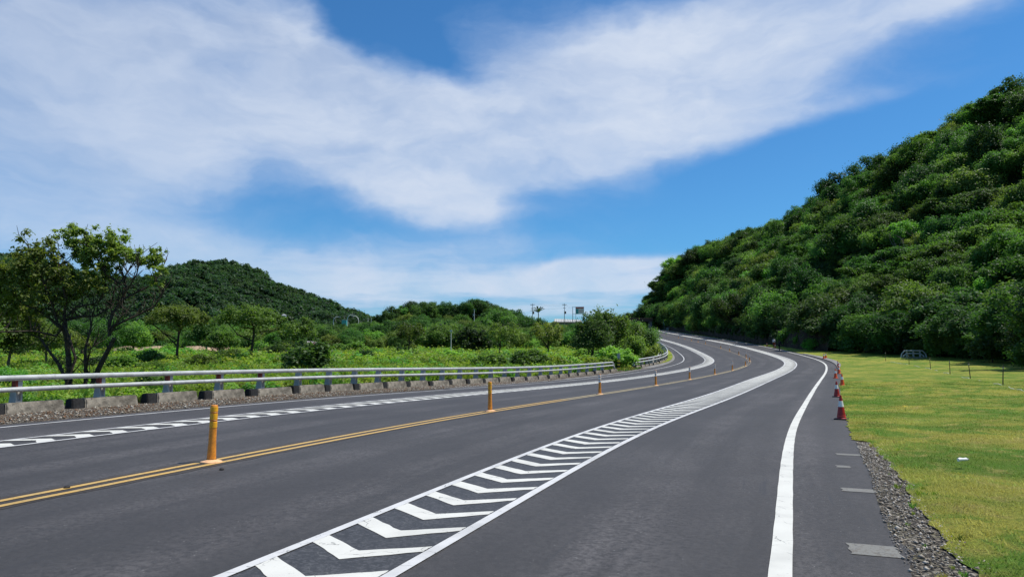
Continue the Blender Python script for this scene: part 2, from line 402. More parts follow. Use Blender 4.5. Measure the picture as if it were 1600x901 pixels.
def lawn_colour(n, c):
    a = n.noise(c, .30, 5, .62, .6); b_ = n.noise(c, 1.5, 5, .68, .8); e = n.noise(c, .75, 6, .65, 1.); w = n.noise(c, .11, 3)
    base = n.mix(n.sstep(a, .38, .60), (.13, .23, .022), (.39, .37, .060))
    base = n.mix(n.m('MULTIPLY', n.sstep(b_, .50, .66), .65), base, (.44, .36, .11))
    base = n.mix(n.m('MULTIPLY', n.sstep(e, .50, .62), .80), base, (.10, .23, .018))
    return n.mix(n.m('MULTIPLY', n.sstep(w, .52, .64), .45), base, (.14, .26, .02))


def mat_grass():
    m = bpy.data.materials.new('grass'); m.use_nodes = True; t = m.node_tree; t.nodes.clear(); n = NT(t)
    c = n.n('ShaderNodeTexCoord').outputs['Object']; at = n.n('ShaderNodeAttribute', attribute_name='tint').outputs['Fac']
    b = n.n('ShaderNodeHueSaturation', ins={'Hue': n.m('ADD', .485, n.m('MULTIPLY', at, .03)), 'Saturation': .95, 'Value': n.m('ADD', .75, n.m('MULTIPLY', at, 1.0)), 'Color': lawn_colour(n, c)}).outputs[0]
    p = n.n('ShaderNodeBsdfPrincipled', ins={'Base Color': b, 'Roughness': .7, 'Specular IOR Level': .2}); tl = n.n('ShaderNodeBsdfTranslucent', ins={'Color': b})
    mx = n.n('ShaderNodeMixShader', ins={0: .3, 1: p.outputs[0], 2: tl.outputs[0]}); t.links.new(mx.outputs[0], n.n('ShaderNodeOutputMaterial').inputs[0]); return m


def mat_lawn():
    m = bpy.data.materials.new('lawn_turf'); m.use_nodes = True; t = m.node_tree; t.nodes.clear(); n = NT(t)
    c = n.n('ShaderNodeTexCoord').outputs['Object']
    g = n.noise(c, 38, 4, .8)
    base = lawn_colour(n, c)
    base = n.mix(n.m('MULTIPLY', n.sstep(g, .42, .60), .6), base, (.075, .09, .016))
    p = n.n('ShaderNodeBsdfPrincipled', ins={'Base Color': base, 'Roughness': .9, 'Specular IOR Level': .15})
    bn = n.n('ShaderNodeBump', ins={'Height': n.m('ADD', g, n.m('MULTIPLY', n.noise(c, 7, 4), 1.5)), 'Strength': 1., 'Distance': .05}); t.links.new(bn.outputs[0], p.inputs['Normal'])
    t.links.new(p.outputs[0], n.n('ShaderNodeOutputMaterial').inputs[0]); return m


def mat_field():
    m = bpy.data.materials.new('meadow_soil'); m.use_nodes = True; t = m.node_tree; t.nodes.clear(); n = NT(t)
    c = n.n('ShaderNodeTexCoord').outputs['Object']
    a = n.noise(c, .05, 5, .6); b_ = n.noise(c, .5, 5, .65); g = n.noise(c, 9, 4, .8)
    base = n.mix(n.sstep(a, .4, .62), (.12, .20, .025), (.26, .30, .05))
    base = n.mix(n.m('MULTIPLY', n.sstep(b_, .50, .72), .6), base, (.09, .14, .02))
    base = n.mix(n.m('MULTIPLY', n.sstep(g, .42, .6), .5), base, (.06, .09, .015))
    p = n.n('ShaderNodeBsdfPrincipled', ins={'Base Color': base, 'Roughness': .95, 'Specular IOR Level': .1})
    bn = n.n('ShaderNodeBump', ins={'Height': g, 'Strength': 1., 'Distance': .15}); t.links.new(bn.outputs[0], p.inputs['Normal'])
    t.links.new(p.outputs[0], n.n('ShaderNodeOutputMaterial').inputs[0]); return m


def mat_stone(name, a, b, c3):
    m = bpy.data.materials.new(name); m.use_nodes = True; t = m.node_tree; t.nodes.clear(); n = NT(t)
    at = n.n('ShaderNodeAttribute', attribute_name='tint').outputs['Fac']
    colr = n.ramp(at, [(0, a), (.55, b), (1, c3)])
    p = n.n('ShaderNodeBsdfPrincipled', ins={'Base Color': colr, 'Roughness': .9, 'Specular IOR Level': .25})
    t.links.new(p.outputs[0], n.n('ShaderNodeOutputMaterial').inputs[0]); return m


def mat_gravel(name, a, b, c3, d):
    m = bpy.data.materials.new(name); m.use_nodes = True; t = m.node_tree; t.nodes.clear(); n = NT(t)
    c = n.n('ShaderNodeTexCoord').outputs['Object']
    v = n.n('ShaderNodeTexVoronoi', ins={'Vector': c, 'Scale': 22.})
    col_ = n.n('ShaderNodeSeparateColor', ins={0: v.outputs['Color']})
    colr = n.ramp(col_.outputs[0], [(0, a), (.5, b), (1, c3)])
    colr = n.mix(n.m('MULTIPLY', n.sstep(n.noise(c, 3, 4), .45, .65), .6), colr, d)
    colr = n.mix(n.sstep(v.outputs['Distance'], .25, .6), colr, (.04, .035, .03))
    p = n.n('ShaderNodeBsdfPrincipled', ins={'Base Color': colr, 'Roughness': .95, 'Specular IOR Level': .2})
    bn = n.n('ShaderNodeBump', ins={'Height': v.outputs['Distance'], 'Strength': .8, 'Distance': .03}); bn.invert = True; t.links.new(bn.outputs[0], p.inputs['Normal'])
    t.links.new(p.outputs[0], n.n('ShaderNodeOutputMaterial').inputs[0]); return m


M['asphalt'] = mat_asphalt()
M['white'] = mat_paint('white_paint', (.64, .63, .57), .6, dirt=(.55, .54, .49))
M['white_line'] = mat_paint('white_line_paint', (.60, .595, .58), .55, thr=.60, dirt=(.48, .475, .46))
M['yellow_line'] = mat_paint('yellow_line_paint', (.55, .34, .09), .75, (.10, .07, .035), .56, dirt=(.50, .36, .15))
M['grime'] = mat_paint('grime', (.045, .034, .024), .5, (.08, .07, .055), .52, dirt=(.035, .028, .022))
M['seal'] = mat_paint('seal', (.032, .0315, .032), .7, (.085, .083, .085), .48, dirt=(.045, .044, .045))
M['patch'] = mat_paint('patch', (.19, .185, .165), .8, (.12, .10, .075), .5, dirt=(.2, .19, .16))
M['lawn'] = mat_lawn(); M['field'] = mat_field()
M['gravel_left'] = mat_gravel('gravel_left', (.09, .075, .06), (.20, .165, .12), (.34, .31, .26), (.20, .12, .06))
M['gravel_right'] = mat_gravel('gravel_right', (.12, .10, .075), (.21, .185, .145), (.32, .29, .24), (.14, .14, .06))
M['stone'] = mat_stone('stone', (.12, .10, .075), (.26, .225, .18), (.48, .44, .38))
M['stone_tan'] = mat_stone('stone_tan', (.16, .07, .03), (.22, .19, .14), (.46, .43, .37))
M['grass'] = mat_grass()


# ------------------------------------------------------------------ ground, road, shoulders
def strip(name, ss, ofs, dz, m, parent=None, sm=True, bumpz=None):
    """a sheet in road coordinates; ofs: list of arrays/floats, one per column from left to right"""
    ss = np.asarray(ss, float); cols = [np.broadcast_to(np.asarray(o, float), ss.shape) for o in ofs]
    O = np.stack(cols, 1); S = np.repeat(ss[:, None], O.shape[1], 1)
    P = W(S, O, dz)
    if bumpz is not None: P[..., 2] += bumpz(S, O)
    n, k = O.shape; idx = np.arange(n * k).reshape(n, k)
    f = np.stack([idx[:-1, :-1], idx[:-1, 1:], idx[1:, 1:], idx[1:, :-1]], -1).reshape(-1, 4)
    me = npmesh(name, P.reshape(-1, 3), f, m, sm, uv=np.stack([S, O], -1).reshape(-1, 2))
    return link(name, me, parent)


SR = np.concatenate([np.arange(-60, 40, .5), np.arange(40, 140, 1.), np.arange(140, 555, 2.5)])
AL = lambda s: np.interp(s, [-60, 30, 36, 60, 90, 110, 560], [-8.05, -8.1, -8.35, -8.75, -9.3, -9.3, -9.3])     # left edge of asphalt
AR = lambda s: np.interp(s, [-60, 0, 5, 9, 13, 20, 60, 76, 97, 130, 200, 560], [8.9, 8.95, 9.15, 9.45, 9.6, 9.7, 9.67, 9.25, 9.15, 9.0, 9.0, 9.0])
wob = lambda s, k=1.: .035 * np.sin(s * 2.7 * k) + .03 * np.sin(s * 6.1 * k + 1) + .03 * np.sin(s * 1.1 * k + 2)
road = strip('road', SR, [AL(SR) + wob(SR) * .5] + list(np.linspace(-7.5, 8.2, 9)) + [AR(SR) + wob(SR, 1.3)], 0, M['asphalt'])
tag(road, kind='structure')

xs = np.sinh(np.linspace(-5.2, 5.2, 230)) * 27 + 0
ys = np.concatenate([-np.sinh(np.linspace(0, 4.5, 40))[::-1][:-1] * 60, np.linspace(0, 420, 190)[1:], 420 + np.sinh(np.linspace(0, 5, 45))[1:] * 70])
GX, GY = np.meshgrid(xs, ys)
gs, go = to_so(GX, GY)
gz = ground(GX, GY)
inroad = smooth((13.2 - np.abs(go - .8)) / 1.5)
gz = gz - .35 * inroad - .05 + (rng.random(gz.shape) - .5) * .3 * smooth((-go - 14) / 6)
far_d = np.hypot(GX, GY).ravel()
idx = np.arange(GX.size).reshape(GX.shape)
gf = np.stack([idx[:-1, :-1], idx[:-1, 1:], idx[1:, 1:], idx[1:, :-1]], -1).reshape(-1, 4)
gnd = link('ground', npmesh('ground', np.stack([GX.ravel(), GY.ravel(), gz], 1), gf, M['field'], True)); tag(gnd, kind='structure')

# right lawn and left shoulder, in road coordinates
sl_ = np.concatenate([np.arange(-30, 30, .25), np.arange(30, 150, 1.)])
lo_ = np.interp(sl_, [-30, 0, 4, 6, 9, 12.5, 14, 150], [10.0, 9.68, 9.52, 9.58, 9.80, 9.84, 9.72, 9.72])
lo_ = np.where(sl_ < 14, np.maximum(lo_, AR(sl_) + .05), AR(sl_) - .06) + wob(sl_, 2.1) * .8
hump = lambda S, O: smooth((O - np.interp(S, sl_, lo_) + .02) / .45) * ((.03 * np.sin(S * 1.3 + O) + .02 * np.sin(O * 2.1 - S * .7) + .015 * np.sin(S * 3.1) * np.sin(O * 3.7)) * smooth((O - 9.9) / .8)
    + .03 + .06 * smooth((O - 11) / 2) + .012 * np.clip(O - 14, 0, 20))
lawn = strip('lawn', sl_, [lo_, np.minimum(lo_ + .12, 10.2), np.minimum(lo_ + .3, 10.25)] + list(np.concatenate([np.arange(10.3, 24, .5), np.arange(24, 60, 3.)])), .012, M['lawn'], bumpz=hump)
tag(lawn, kind='structure')
s1 = np.arange(-30, 15.01, .25)
gr_r = strip('gravel_shoulder', s1, [AR(s1) + wob(s1, 1.3) - .03, AR(s1) + .3, AR(s1) + 1.4], -.006, M['gravel_right']); tag(gr_r, kind='structure')
s2 = np.arange(-30, 75.01, .5)
gr_l = strip('gravel_verge', s2, [-12.0 + 0 * s2, -10.9 + 0 * s2, -10.2 + 0 * s2, -9.2 + 0 * s2, AL(s2) + .1], -.02, M['gravel_left'],
             bumpz=lambda S, O: .05 * smooth((-O - 8.3) / 1.5) + .01 * np.sin(S * 3) * np.sin(O * 5)); tag(gr_l, kind='structure')
s3 = np.concatenate([np.arange(30, 70, 1.), np.arange(70, 125, 1.)])
gut = strip('concrete_gutter', s3, [np.interp(s3, [30, 36, 72, 76, 100, 125], [-8.5, -9.3, -9.9, -10.2, -10.1, -9.6]), AL(s3) + .02], .012, M['concrete_lite']); tag(gut, kind='structure')
s4 = np.arange(84, 170, 1.)
isl = strip('grass_verge', s4, [-10.9 + 0 * s4, np.interp(s4, [84, 92, 120, 170], [-10.3, -9.7, -9.4, -9.4])], .05, M['lawn']); tag(isl, kind='structure')
s5 = np.concatenate([np.arange(76, 112, 1.)])
apr = strip('concrete_apron', s5, [AR(s5) - .25, AR(s5) + np.interp(s5, [76, 84, 92, 104, 112], [.0, .3, .55, .6, .05])], .075, M['concrete_lite']); tag(apr, kind='structure')


# painted markings, thin sheets on the road
def band(name, s, o0, o1, dz, m): return strip(name, s, [o0, o1], dz, m, road)
SM = np.concatenate([np.arange(-25, 30, .5), np.arange(30, 140, 1.), np.arange(140, 430, 2.5)])
j = lambda s, a=.0025: a * np.sin(s * 13.1) + a * np.sin(s * 7.7 + 1)
A = off('A', SM); e = off('E', SM)
band('edge_line', SM, A - .09 + j(SM), A + .09 + j(SM + 5), .010, M['white'])
band('edge_line', SM, e - .055 + j(SM), e + .055 + j(SM + 3), .010, M['white_line'])
for nm, wln in (('BL', .10), ('BR', .11)):
    o_ = off(nm, SM); c0 = -.02 if nm == 'BL' else .02
    band('band_line', SM, o_ + c0 - wln / 2, o_ + c0 + wln / 2, .010, M['white_line'])
for nm in ('DR', 'DL'):
    o_ = off(nm, SM); band('band_line', SM, o_ - .045, o_ + .045, .010, M['white_line'])
band('grime_strip', SM, -.34 + j(SM, .03), .27 + j(SM + 9, .03), .004, M['grime'])
M['pale_line'] = mat_paint('pale_line_paint', (.46, .37, .20), .6, (.08, .07, .05), .58, dirt=(.38, .32, .20))
M['faded_line'] = mat_paint('faded_line_paint', (.22, .18, .125), .7, (.06, .05, .04), .52, dirt=(.13, .11, .08))
for c0 in (-.13, .13):
    q0 = SM[SM <= 24]; q1 = SM[(SM >= 24) & (SM <= 82)]; q2 = SM[SM >= 82]
    band('centre_line', q0, c0 - .055 + j(q0), c0 + .055 + j(q0 + 4), .009, M['yellow_line']); band('centre_line', q1, c0 - .055, c0 + .055, .009, M['pale_line']); band('centre_line', q2, c0 - .055, c0 + .055, .009, M['faded_line'])
sS = np.arange(-25, 60, .5)
band('dark_seal', sS, off('BL', sS) + .04, off('BR', sS) - .05, .004, M['seal'])
# right band: chevrons whose point faces the camera; beyond 300 pieces in all they join into one
def chev_quads(s0, w, lag, L, Rr, jit):
    a, b = L + .03, Rr - .05; mO = (a + b) / 2; r = lambda: (random.random() - .5) * jit
    pts = [(s0 + r(), a), (s0 - lag + r(), mO + r()), (s0 + .08 + r(), b), (s0 + .08 + w * .62 + r(), b), (s0 - lag + w * 1.05 + r(), mO + r()), (s0 + w + r(), a)]
    return pts
def chevron_obj(pts, name='chevron_stripe', dz=.0085):
    if pts[0][0] < 22:      # near stripes get ragged edges
        q = []
        for (a, b), (c, d) in zip(pts, pts[1:] + pts[:1]):
            for t in (0, .2, .4, .6, .8): q.append((a + (c - a) * t + random.uniform(-.009, .009), b + (d - b) * t + random.uniform(-.006, .006)))
        me = bpy.data.meshes.new(name); me.from_pydata([tuple(v) for v in W([p[0] for p in q], [p[1] for p in q], dz)], [], [tuple(range(len(q)))[::-1]]); me.materials.append(M['white']); return me
    P = W([p[0] for p in pts], [p[1] for p in pts], dz)
    return npmesh(name, P, [(0, 1, 4, 5), (1, 2, 3, 4)], M['white'])
SPC = .775
k = 0; rest_v, rest_f = [], []
s0 = 2.45 - SPC * 12; n_ch = 0
while s0 < 400:
    L, Rr = float(off('BL', s0)), float(off('BR', s0))
    pts = chev_quads(s0, float(np.interp(s0, [10, 30, 55], [.28, .38, .58])), .40, L, Rr, .03)
    if s0 < 75:
        link('chevron_stripe', chevron_obj(pts), road); n_ch += 1
    else:
        b = len(rest_v) * 6; rest_v.append(W([p[0] for p in pts], [p[1] for p in pts], .0085)); rest_f += [(b, b+1, b+4, b+5), (b+1, b+2, b+3, b+4)]
    s0 += SPC
# left band: chevrons pointing the other way
s0 = 6.68 - .8 * 10
while s0 < 400:
    L, Rr = float(off('DL', s0)) + .04, float(off('DR', s0)) - .04; mO = (L + Rr) / 2 + .05
    r = lambda: (random.random() - .5) * .03
    w9 = float(np.interp(s0, [12, 35], [.38, .58])) + r()
    pts = [(s0 + r(), Rr), (s0 + .22 + r(), mO), (s0 - .05 + r(), L), (s0 + .22 + r(), L), (s0 + .18 + w9, mO), (s0 + w9, Rr)]
    if s0 < 85: link('chevron_stripe', chevron_obj(pts), road); n_ch += 1
    else:
        b = len(rest_v) * 6; rest_v.append(W([p[0] for p in pts], [p[1] for p in pts], .0085)); rest_f += [(b, b+1, b+4, b+5), (b+1, b+2, b+3, b+4)]
    s0 += .8
o = link('distant_chevrons', npmesh('distant_chevrons', np.concatenate(rest_v), rest_f, M['white']), road); o['kind'] = 'stuff'
# worn pale repair patches on the right shoulder
for (a, b, c, d) in ((11.05, 11.32, 9.1, 9.5), (7.05, 7.32, 8.9, 9.3), (3.75, 4.15, 8.68, 9.08), (9.35, 9.6, 9.0, 9.2)):
    ss = np.linspace(a, b, 9); strip('repair_patch', ss, [c + .012 * np.sin(ss * 30), (c + d) / 2 + 0 * ss, d + .012 * np.sin(ss * 40)], .005, M['patch'], road)


# loose stones (uncountable)
def stones(name, s, o, z, size, m, label):
    n = len(s); octv = np.array([(1, 0, 0), (0, 1, 0), (-1, 0, 0), (0, -1, 0), (0, 0, .7), (0, 0, -.7)], float)
    octf = np.array([(0, 1, 4), (1, 2, 4), (2, 3, 4), (3, 0, 4), (1, 0, 5), (2, 1, 5), (3, 2, 5), (0, 3, 5)])
    P = W(s, o, z); a = rng.random(n) * 6.28
    v = octv[None] * (size[:, None, None] * (1 + (rng.random((n, 6, 1)) - .5) * .7)) * (1 + (rng.random((n, 1, 3)) - .5) * .7)
    ca, sa = np.cos(a)[:, None], np.sin(a)[:, None]
    v = np.stack([v[..., 0] * ca - v[..., 1] * sa, v[..., 0] * sa + v[..., 1] * ca, v[..., 2]], -1) + P[:, None]
    f = octf[None] + (np.arange(n) * 6)[:, None, None]
    tint = np.repeat(rng.random(n), 6)
    ob = link(name, npmesh(name, v.reshape(-1, 3), f.reshape(-1, 3), m, False, tint=tint)); tag(ob, label, 'gravel', kind='stuff'); return ob
n = 5200
s = -2 + 15.5 * rng.random(n)**.9; o_ = AR(s) + rng.random(n) * (np.interp(s, [-2, 3, 6, 12, 14], [1.1, .55, .42, .3, .1]) + .12) - .04
stones('loose_gravel', s, o_, .01, 0.006 + .018 * rng.random(n)**2.5, M['stone'], 'grey loose gravel between the dark asphalt edge and the lawn')
n = 9000
s = 2 + 46 * rng.random(n)**1.3; o_ = AL(s) - .05 - (2.1) * rng.random(n)
stones('roadside_gravel', s, o_, .03, .012 + .028 * rng.random(n)**2, M['stone_tan'], 'tan pebbles and dry litter along the foot of the kerb blocks')


# ------------------------------------------------------------------ foliage builders
def diamonds(C, N, l, w):
    """leaf faces: centres, normals, half length, half width -> verts, faces"""
    n = len(C); N = N / (np.linalg.norm(N, axis=1, keepdims=True) + 1e-9)
    t = rng.normal(size=(n, 3)); a = np.cross(N, t); a /= np.linalg.norm(a, axis=1, keepdims=True) + 1e-9; b = np.cross(N, a)
    l = np.broadcast_to(l, n)[:, None]; w = np.broadcast_to(w, n)[:, None]
    sag = N * l * .25
    v = np.stack([C - a * l - sag, C - b * w, C + a * l - sag, C + b * w], 1)
    return v.reshape(-1, 3), np.arange(n * 4).reshape(n, 4)


def leaf_cloud(clumps, nleaf, leaf, up=.55, squash=.8, loose=False):
    """clumps: (k,4) centre + radius"""
    clumps = np.asarray(clumps, float); w = clumps[:, 3]**2; w = w / w.sum()
    ci = rng.choice(len(clumps), nleaf, p=w)
    d = rng.normal(size=(nleaf, 3)); d[:, 2] += .35; d /= np.linalg.norm(d, axis=1, keepdims=True)
    r = clumps[ci, 3] * (1.02 - .55 * rng.random(nleaf)**1.5 + .38 * np.abs(rng.normal(size=nleaf)) * (rng.random(nleaf) < .45))
    if loose: r = clumps[ci, 3] * np.abs(rng.normal(size=nleaf)) * .85
    off_ = d * r[:, None]; off_[:, 2] *= squash
    # sub-lumps inside each clump
    C = clumps[ci, :3] + off_ * (1 + .16 * np.sin(off_[:, :1] * 9 / clumps[ci, 3:4] + ci[:, None]) * np.sin(off_[:, 1:2] * 8 / clumps[ci, 3:4]))
    N = d * .6 + np.array([0, 0, up + .35]) + rng.normal(size=(nleaf, 3)) * .6
    ct = rng.random(len(clumps))
    tint = np.clip(.45 * ct[ci] + .35 * rng.random(nleaf) + .1, 0, 1)
    sz = leaf * (.6 + .8 * rng.random(nleaf))
    v, f = diamonds(C, N, sz, sz * .55)
    return v, f, np.repeat(tint, 4)


def crown_clumps(rx, rz, n, z0, rs=(.28, .42), flat=.0):
    out = []; a0, asy = rng.random() * 6.28, .15 + .35 * rng.random()
    for i in range(int(n * 2.4)):
        a = 2.399963 * i + rng.random() * .8; zf = -.25 + 1.2 * ((i + .5) / (n * 2.4))
        zf = min(zf, .95); rr = math.sqrt(max(0.05, 1 - min(1, abs(zf))**2)) * (.5 + .5 * rng.random())
        rr *= 1 + asy * math.cos(a - a0)
        cr = rx * (rs[0] + (rs[1] - rs[0]) * rng.random()) * (.45 + .35 * rng.random())
        out.append((math.cos(a) * rx * rr, math.sin(a) * rx * rr, z0 + zf * rz * (.65 + .45 * rng.random()), cr))
    out.append((0, 0, z0, rx * .5))
    return out


def trunk_mesh(h, clumps, r0, m, lean=0., nb=6, n=6):
    mb = MB(); top = Vector((lean, 0, h))
    mb.tube([(0, 0, -.6), (lean * .2, .05 * h, h * .35), (lean * .6, 0, h * .7), top], [r0 * 1.25, r0, r0 * .8, r0 * .55], n)
    cl = sorted(clumps, key=lambda c: c[2])
    for i in range(nb):
        c = cl[int(i * (len(cl) - 1) / max(1, nb - 1))]; st = Vector((lean * .5, 0, h * (.45 + .5 * random.random())))
        e_ = Vector(c[:3]); md = (st + e_) / 2 + Vector((random.uniform(-.3, .3), random.uniform(-.3, .3), -.1 * h * random.random()))
        mb.tube([st, md, e_], [r0 * .55, r0 * .38, r0 * .12], 5, cap=False)
    return mb.mesh('trunk', m)


PROTO = {}
def proto(key, rx, rz, h, ncl, nleaf, leaf, m, bark='bark', r0=.16, rs=(.28, .42), squash=.8, up=.55):
    cl = crown_clumps(rx, rz, ncl, h, rs)
    v, f, t = leaf_cloud(cl, nleaf, leaf, up, squash)
    PROTO[key] = (npmesh('crown', v, f, M[m], tint=t), trunk_mesh(h * .95, cl, r0, M[bark]))

for i in range(4): proto('mid%d' % i, 4.2, 3.2, 4.6, 15 + 2 * i, 11000, .17, 'leaf_mid', 'bark_pale' if i % 2 else 'bark', .2)
for i in range(3): proto('dark%d' % i, 4.2, 3.5, 4.8, 14 + 2 * i, 11000, .17, 'leaf_dark', 'bark', .22)
for i in range(3): proto('olive%d' % i, 4.0, 2.8, 4.4, 16, 8500, .18, 'leaf_olive', 'bark_pale', .18)
for i in range(2): proto('brt%d' % i, 4.0, 2.8, 4.0, 16, 11000, .175, 'leaf_bright', 'bark_pale', .18)
proto('spread0', 5.0, 1.6, 5.0, 20, 11000, .175, 'leaf_mid', 'bark_pale', .2, (.18, .28), .5, .9)
proto('spread1', 5.0, 1.6, 5.0, 20, 11000, .175, 'leaf_dark', 'bark', .2, (.18, .28), .5, .9)
for i in range(2): proto('bush%d' % i, 1.6, 1.1, .9, 9, 2600, .13, 'leaf_mid', 'bark', .05, (.3, .5))
for i in range(2): proto('bushd%d' % i, 1.6, 1.2, 1.0, 9, 2600, .13, 'leaf_dark', 'bark', .05, (.3, .5))
for i in range(2): proto('busho%d' % i, 1.6, 1.1, .9, 9, 2400, .12, 'leaf_olive', 'bark_pale', .05, (.3, .5))
for i in range(2): proto('bushb%d' % i, 1.6, 1.0, .9, 9, 2600, .13, 'leaf_bright', 'bark', .05, (.3, .5))
for i in range(2): proto('thin%d' % i, 2.2, 1.5, 3.2, 12, 2400, .12, 'leaf_olive', 'bark', .09, (.2, .32))
for i in range(2): proto('umb%d' % i, 3.2, 1.2, 4.3, 18, 6500, .12, 'leaf_olive', 'bark', .13, (.2, .3), .6, .8)

# bare limbs that stick out of a few hillside crowns
def plant(key, name, label, cat, x, y, scale=1., zs=1., rz=None, group=None, z=None, trunk=True):
    z = float(ground(x, y)[0]) if z is None else z
    r = empty(name, (x, y, z), random.uniform(0, 6.28) if rz is None else rz); r.scale = (scale, scale, scale * zs)
    tag(r, label, cat, group)
    c, t = PROTO[key]
    link('crown' if 'bush' not in key else 'foliage', c, r)
    if trunk: link('trunk' if 'bush' not in key else 'stem', t, r)
    return r


# ------------------------------------------------------------------ geometry-nodes scatter for masses nobody could count
def scatter(name, P, scl, protos, label, cat):
    coll = bpy.data.collections.new(name + '_kinds')
    for i, me in enumerate(protos):
        ob = bpy.data.objects.new('%s_kind' % name, me); coll.objects.link(ob)
    me = bpy.data.meshes.new(name); me.vertices.add(len(P)); me.vertices.foreach_set('co', np.asarray(P, np.float32).ravel())
    a = me.attributes.new('scl', 'FLOAT', 'POINT'); a.data.foreach_set('value', np.asarray(scl, np.float32))
    a = me.attributes.new('rot', 'FLOAT', 'POINT'); a.data.foreach_set('value', (rng.random(len(P)) * 6.28).astype(np.float32))
    me.update()
    ob = link(name, me); tag(ob, label, cat, kind='stuff')
    g = bpy.data.node_groups.new(name, 'GeometryNodeTree')
    g.interface.new_socket('Geometry', in_out='INPUT', socket_type='NodeSocketGeometry')
    g.interface.new_socket('Geometry', in_out='OUTPUT', socket_type='NodeSocketGeometry')
    n = NT(g); gi = n.n('NodeGroupInput'); go_ = n.n('NodeGroupOutput')
    ci = n.n('GeometryNodeCollectionInfo', ins={0: coll}); ci.inputs['Separate Children'].default_value = True; ci.inputs['Reset Children'].default_value = True
    sa = n.n('GeometryNodeInputNamedAttribute', data_type='FLOAT', ins={'Name': 'scl'}); ra = n.n('GeometryNodeInputNamedAttribute', data_type='FLOAT', ins={'Name': 'rot'})
    rz = n.n('ShaderNodeCombineXYZ', ins={2: ra.outputs[0]})
    iop = n.n('GeometryNodeInstanceOnPoints'); iop.inputs['Pick Instance'].default_value = True
    g.links.new(gi.outputs[0], iop.inputs['Points']); g.links.new(ci.outputs[0], iop.inputs['Instance'])
    g.links.new(rz.outputs[0], iop.inputs['Rotation']); g.links.new(sa.outputs[0], iop.inputs['Scale'])
    g.links.new(iop.outputs[0], go_.inputs[0])
    md = ob.modifiers.new('scatter', 'NODES'); md.node_group = g
    return ob


# ------------------------------------------------------------------ hills
def px_dir(px): return (px - CX) / F      # tan of azimuth at the horizon row (close enough)

def sil(pts, px): return np.interp(px, [p[0] for p in pts], [p[1] for p in pts])

# right-hand hill: rises from a foot line along lawn and road
foot_s = np.concatenate([np.arange(-30, 120, 4.), np.arange(120, 455, 6.)])
foot_o = np.interp(foot_s, [-30, 48, 72, 85, 97, 110, 126, 150, 180, 250, 330, 400, 460], [28, 26.5, 25, 23.5, 21.5, 15.5, 12.2, 11.8, 12.2, 13, 12.6, 12.5, 12.5])
FP = W(foot_s, foot_o)
R_SIL = [(900, 505), (945, 500), (968, 492), (985, 470), (1000, 455), (1030, 428), (1060, 408), (1100, 382), (1150, 366), (1210, 352), (1235, 325), (1290, 292), (1330, 272),
         (1370, 245), (1400, 228), (1440, 213), (1470, 190), (1520, 162), (1590, 132), (1700, 95), (1900, 60), (2400, 60), (4000, 120)]
fz = ground(FP[:, 0], FP[:, 1])
cols_n = 26; tt = np.linspace(0, 1, cols_n)
HV_, top_h = [], []
nrmx = np.cos(np.interp(foot_s, SA, _h)); nrmy = -np.sin(np.interp(foot_s, SA, _h))
wide = np.interp(foot_s, [-30, 60, 110, 160, 240, 330, 460], [90, 90, 82, 72, 52, 40, 34])
RP = FP[:, :2] + np.stack([nrmx, nrmy], 1) * wide[:, None]
rpx = CX + F * RP[:, 0] / np.maximum(RP[:, 1], 20.)
rh = HC + (HZ - sil(R_SIL, rpx)) / F * RP[:, 1]
rh = np.where(RP[:, 1] < 20, 60, rh) - 7.0
rh = rh - np.interp(rpx, [1120, 1210, 1330, 1450, 1560], [0, 3.5, 4.5, 2.5, 0])
rh = np.clip(rh, 8, 75)
hill_rows = []
for k_, t in enumerate(np.linspace(0, 1.6, 40)):
    xy = FP[:, :2] + np.stack([nrmx, nrmy], 1) * (wide * t)[:, None]
    if t <= 1: hgt = fz + (rh - fz) * t ** 1.06
    else: hgt = rh - (t - 1) * 30
    hgt = hgt + 2.0 * np.sin(foot_s * .11 + t * 5) * np.sin(t * 3.1) * (0 < t < 1) - (.3 if k_ == 0 else 0)
    hill_rows.append(np.column_stack([xy, hgt]))
HR = np.array(hill_rows); a_, b_ = HR.shape[:2]
idx = np.arange(a_ * b_).reshape(a_, b_)
hf = np.stack([idx[:-1, :-1], idx[:-1, 1:], idx[1:, 1:], idx[1:, :-1]], -1).reshape(-1, 4)
M['hill_soil'] = mat('hill_soil', (.035, .055, .018), .95, .1, .4, .5, .6, 3, coord='Object')
hill = link('hillside', npmesh('hillside', HR.reshape(-1, 3), hf, M['hill_soil'], True)); tag(hill, kind='structure')

def hill_pt(s, t):
    i = np.interp(s, foot_s, np.arange(len(foot_s))); j_ = t / 1.6 * 39
    i0, j0 = int(min(i, len(foot_s) - 2)), int(min(j_, 38)); fi, fj = i - i0, j_ - j0
    return (HR[j0, i0]*(1-fi)*(1-fj) + HR[j0, i0+1]*fi*(1-fj) + HR[j0+1, i0]*(1-fi)*fj + HR[j0+1, i0+1]*fi*fj)

def px_of(p):
    cp, sp = math.cos(PITCH), math.sin(PITCH); z = p[2] - HC; d = p[1]*cp + z*sp
    if d < 1: return (9e3, 9e3)
    return CX + F*p[0]/d, CY - F*(-p[1]*sp + z*cp)/d

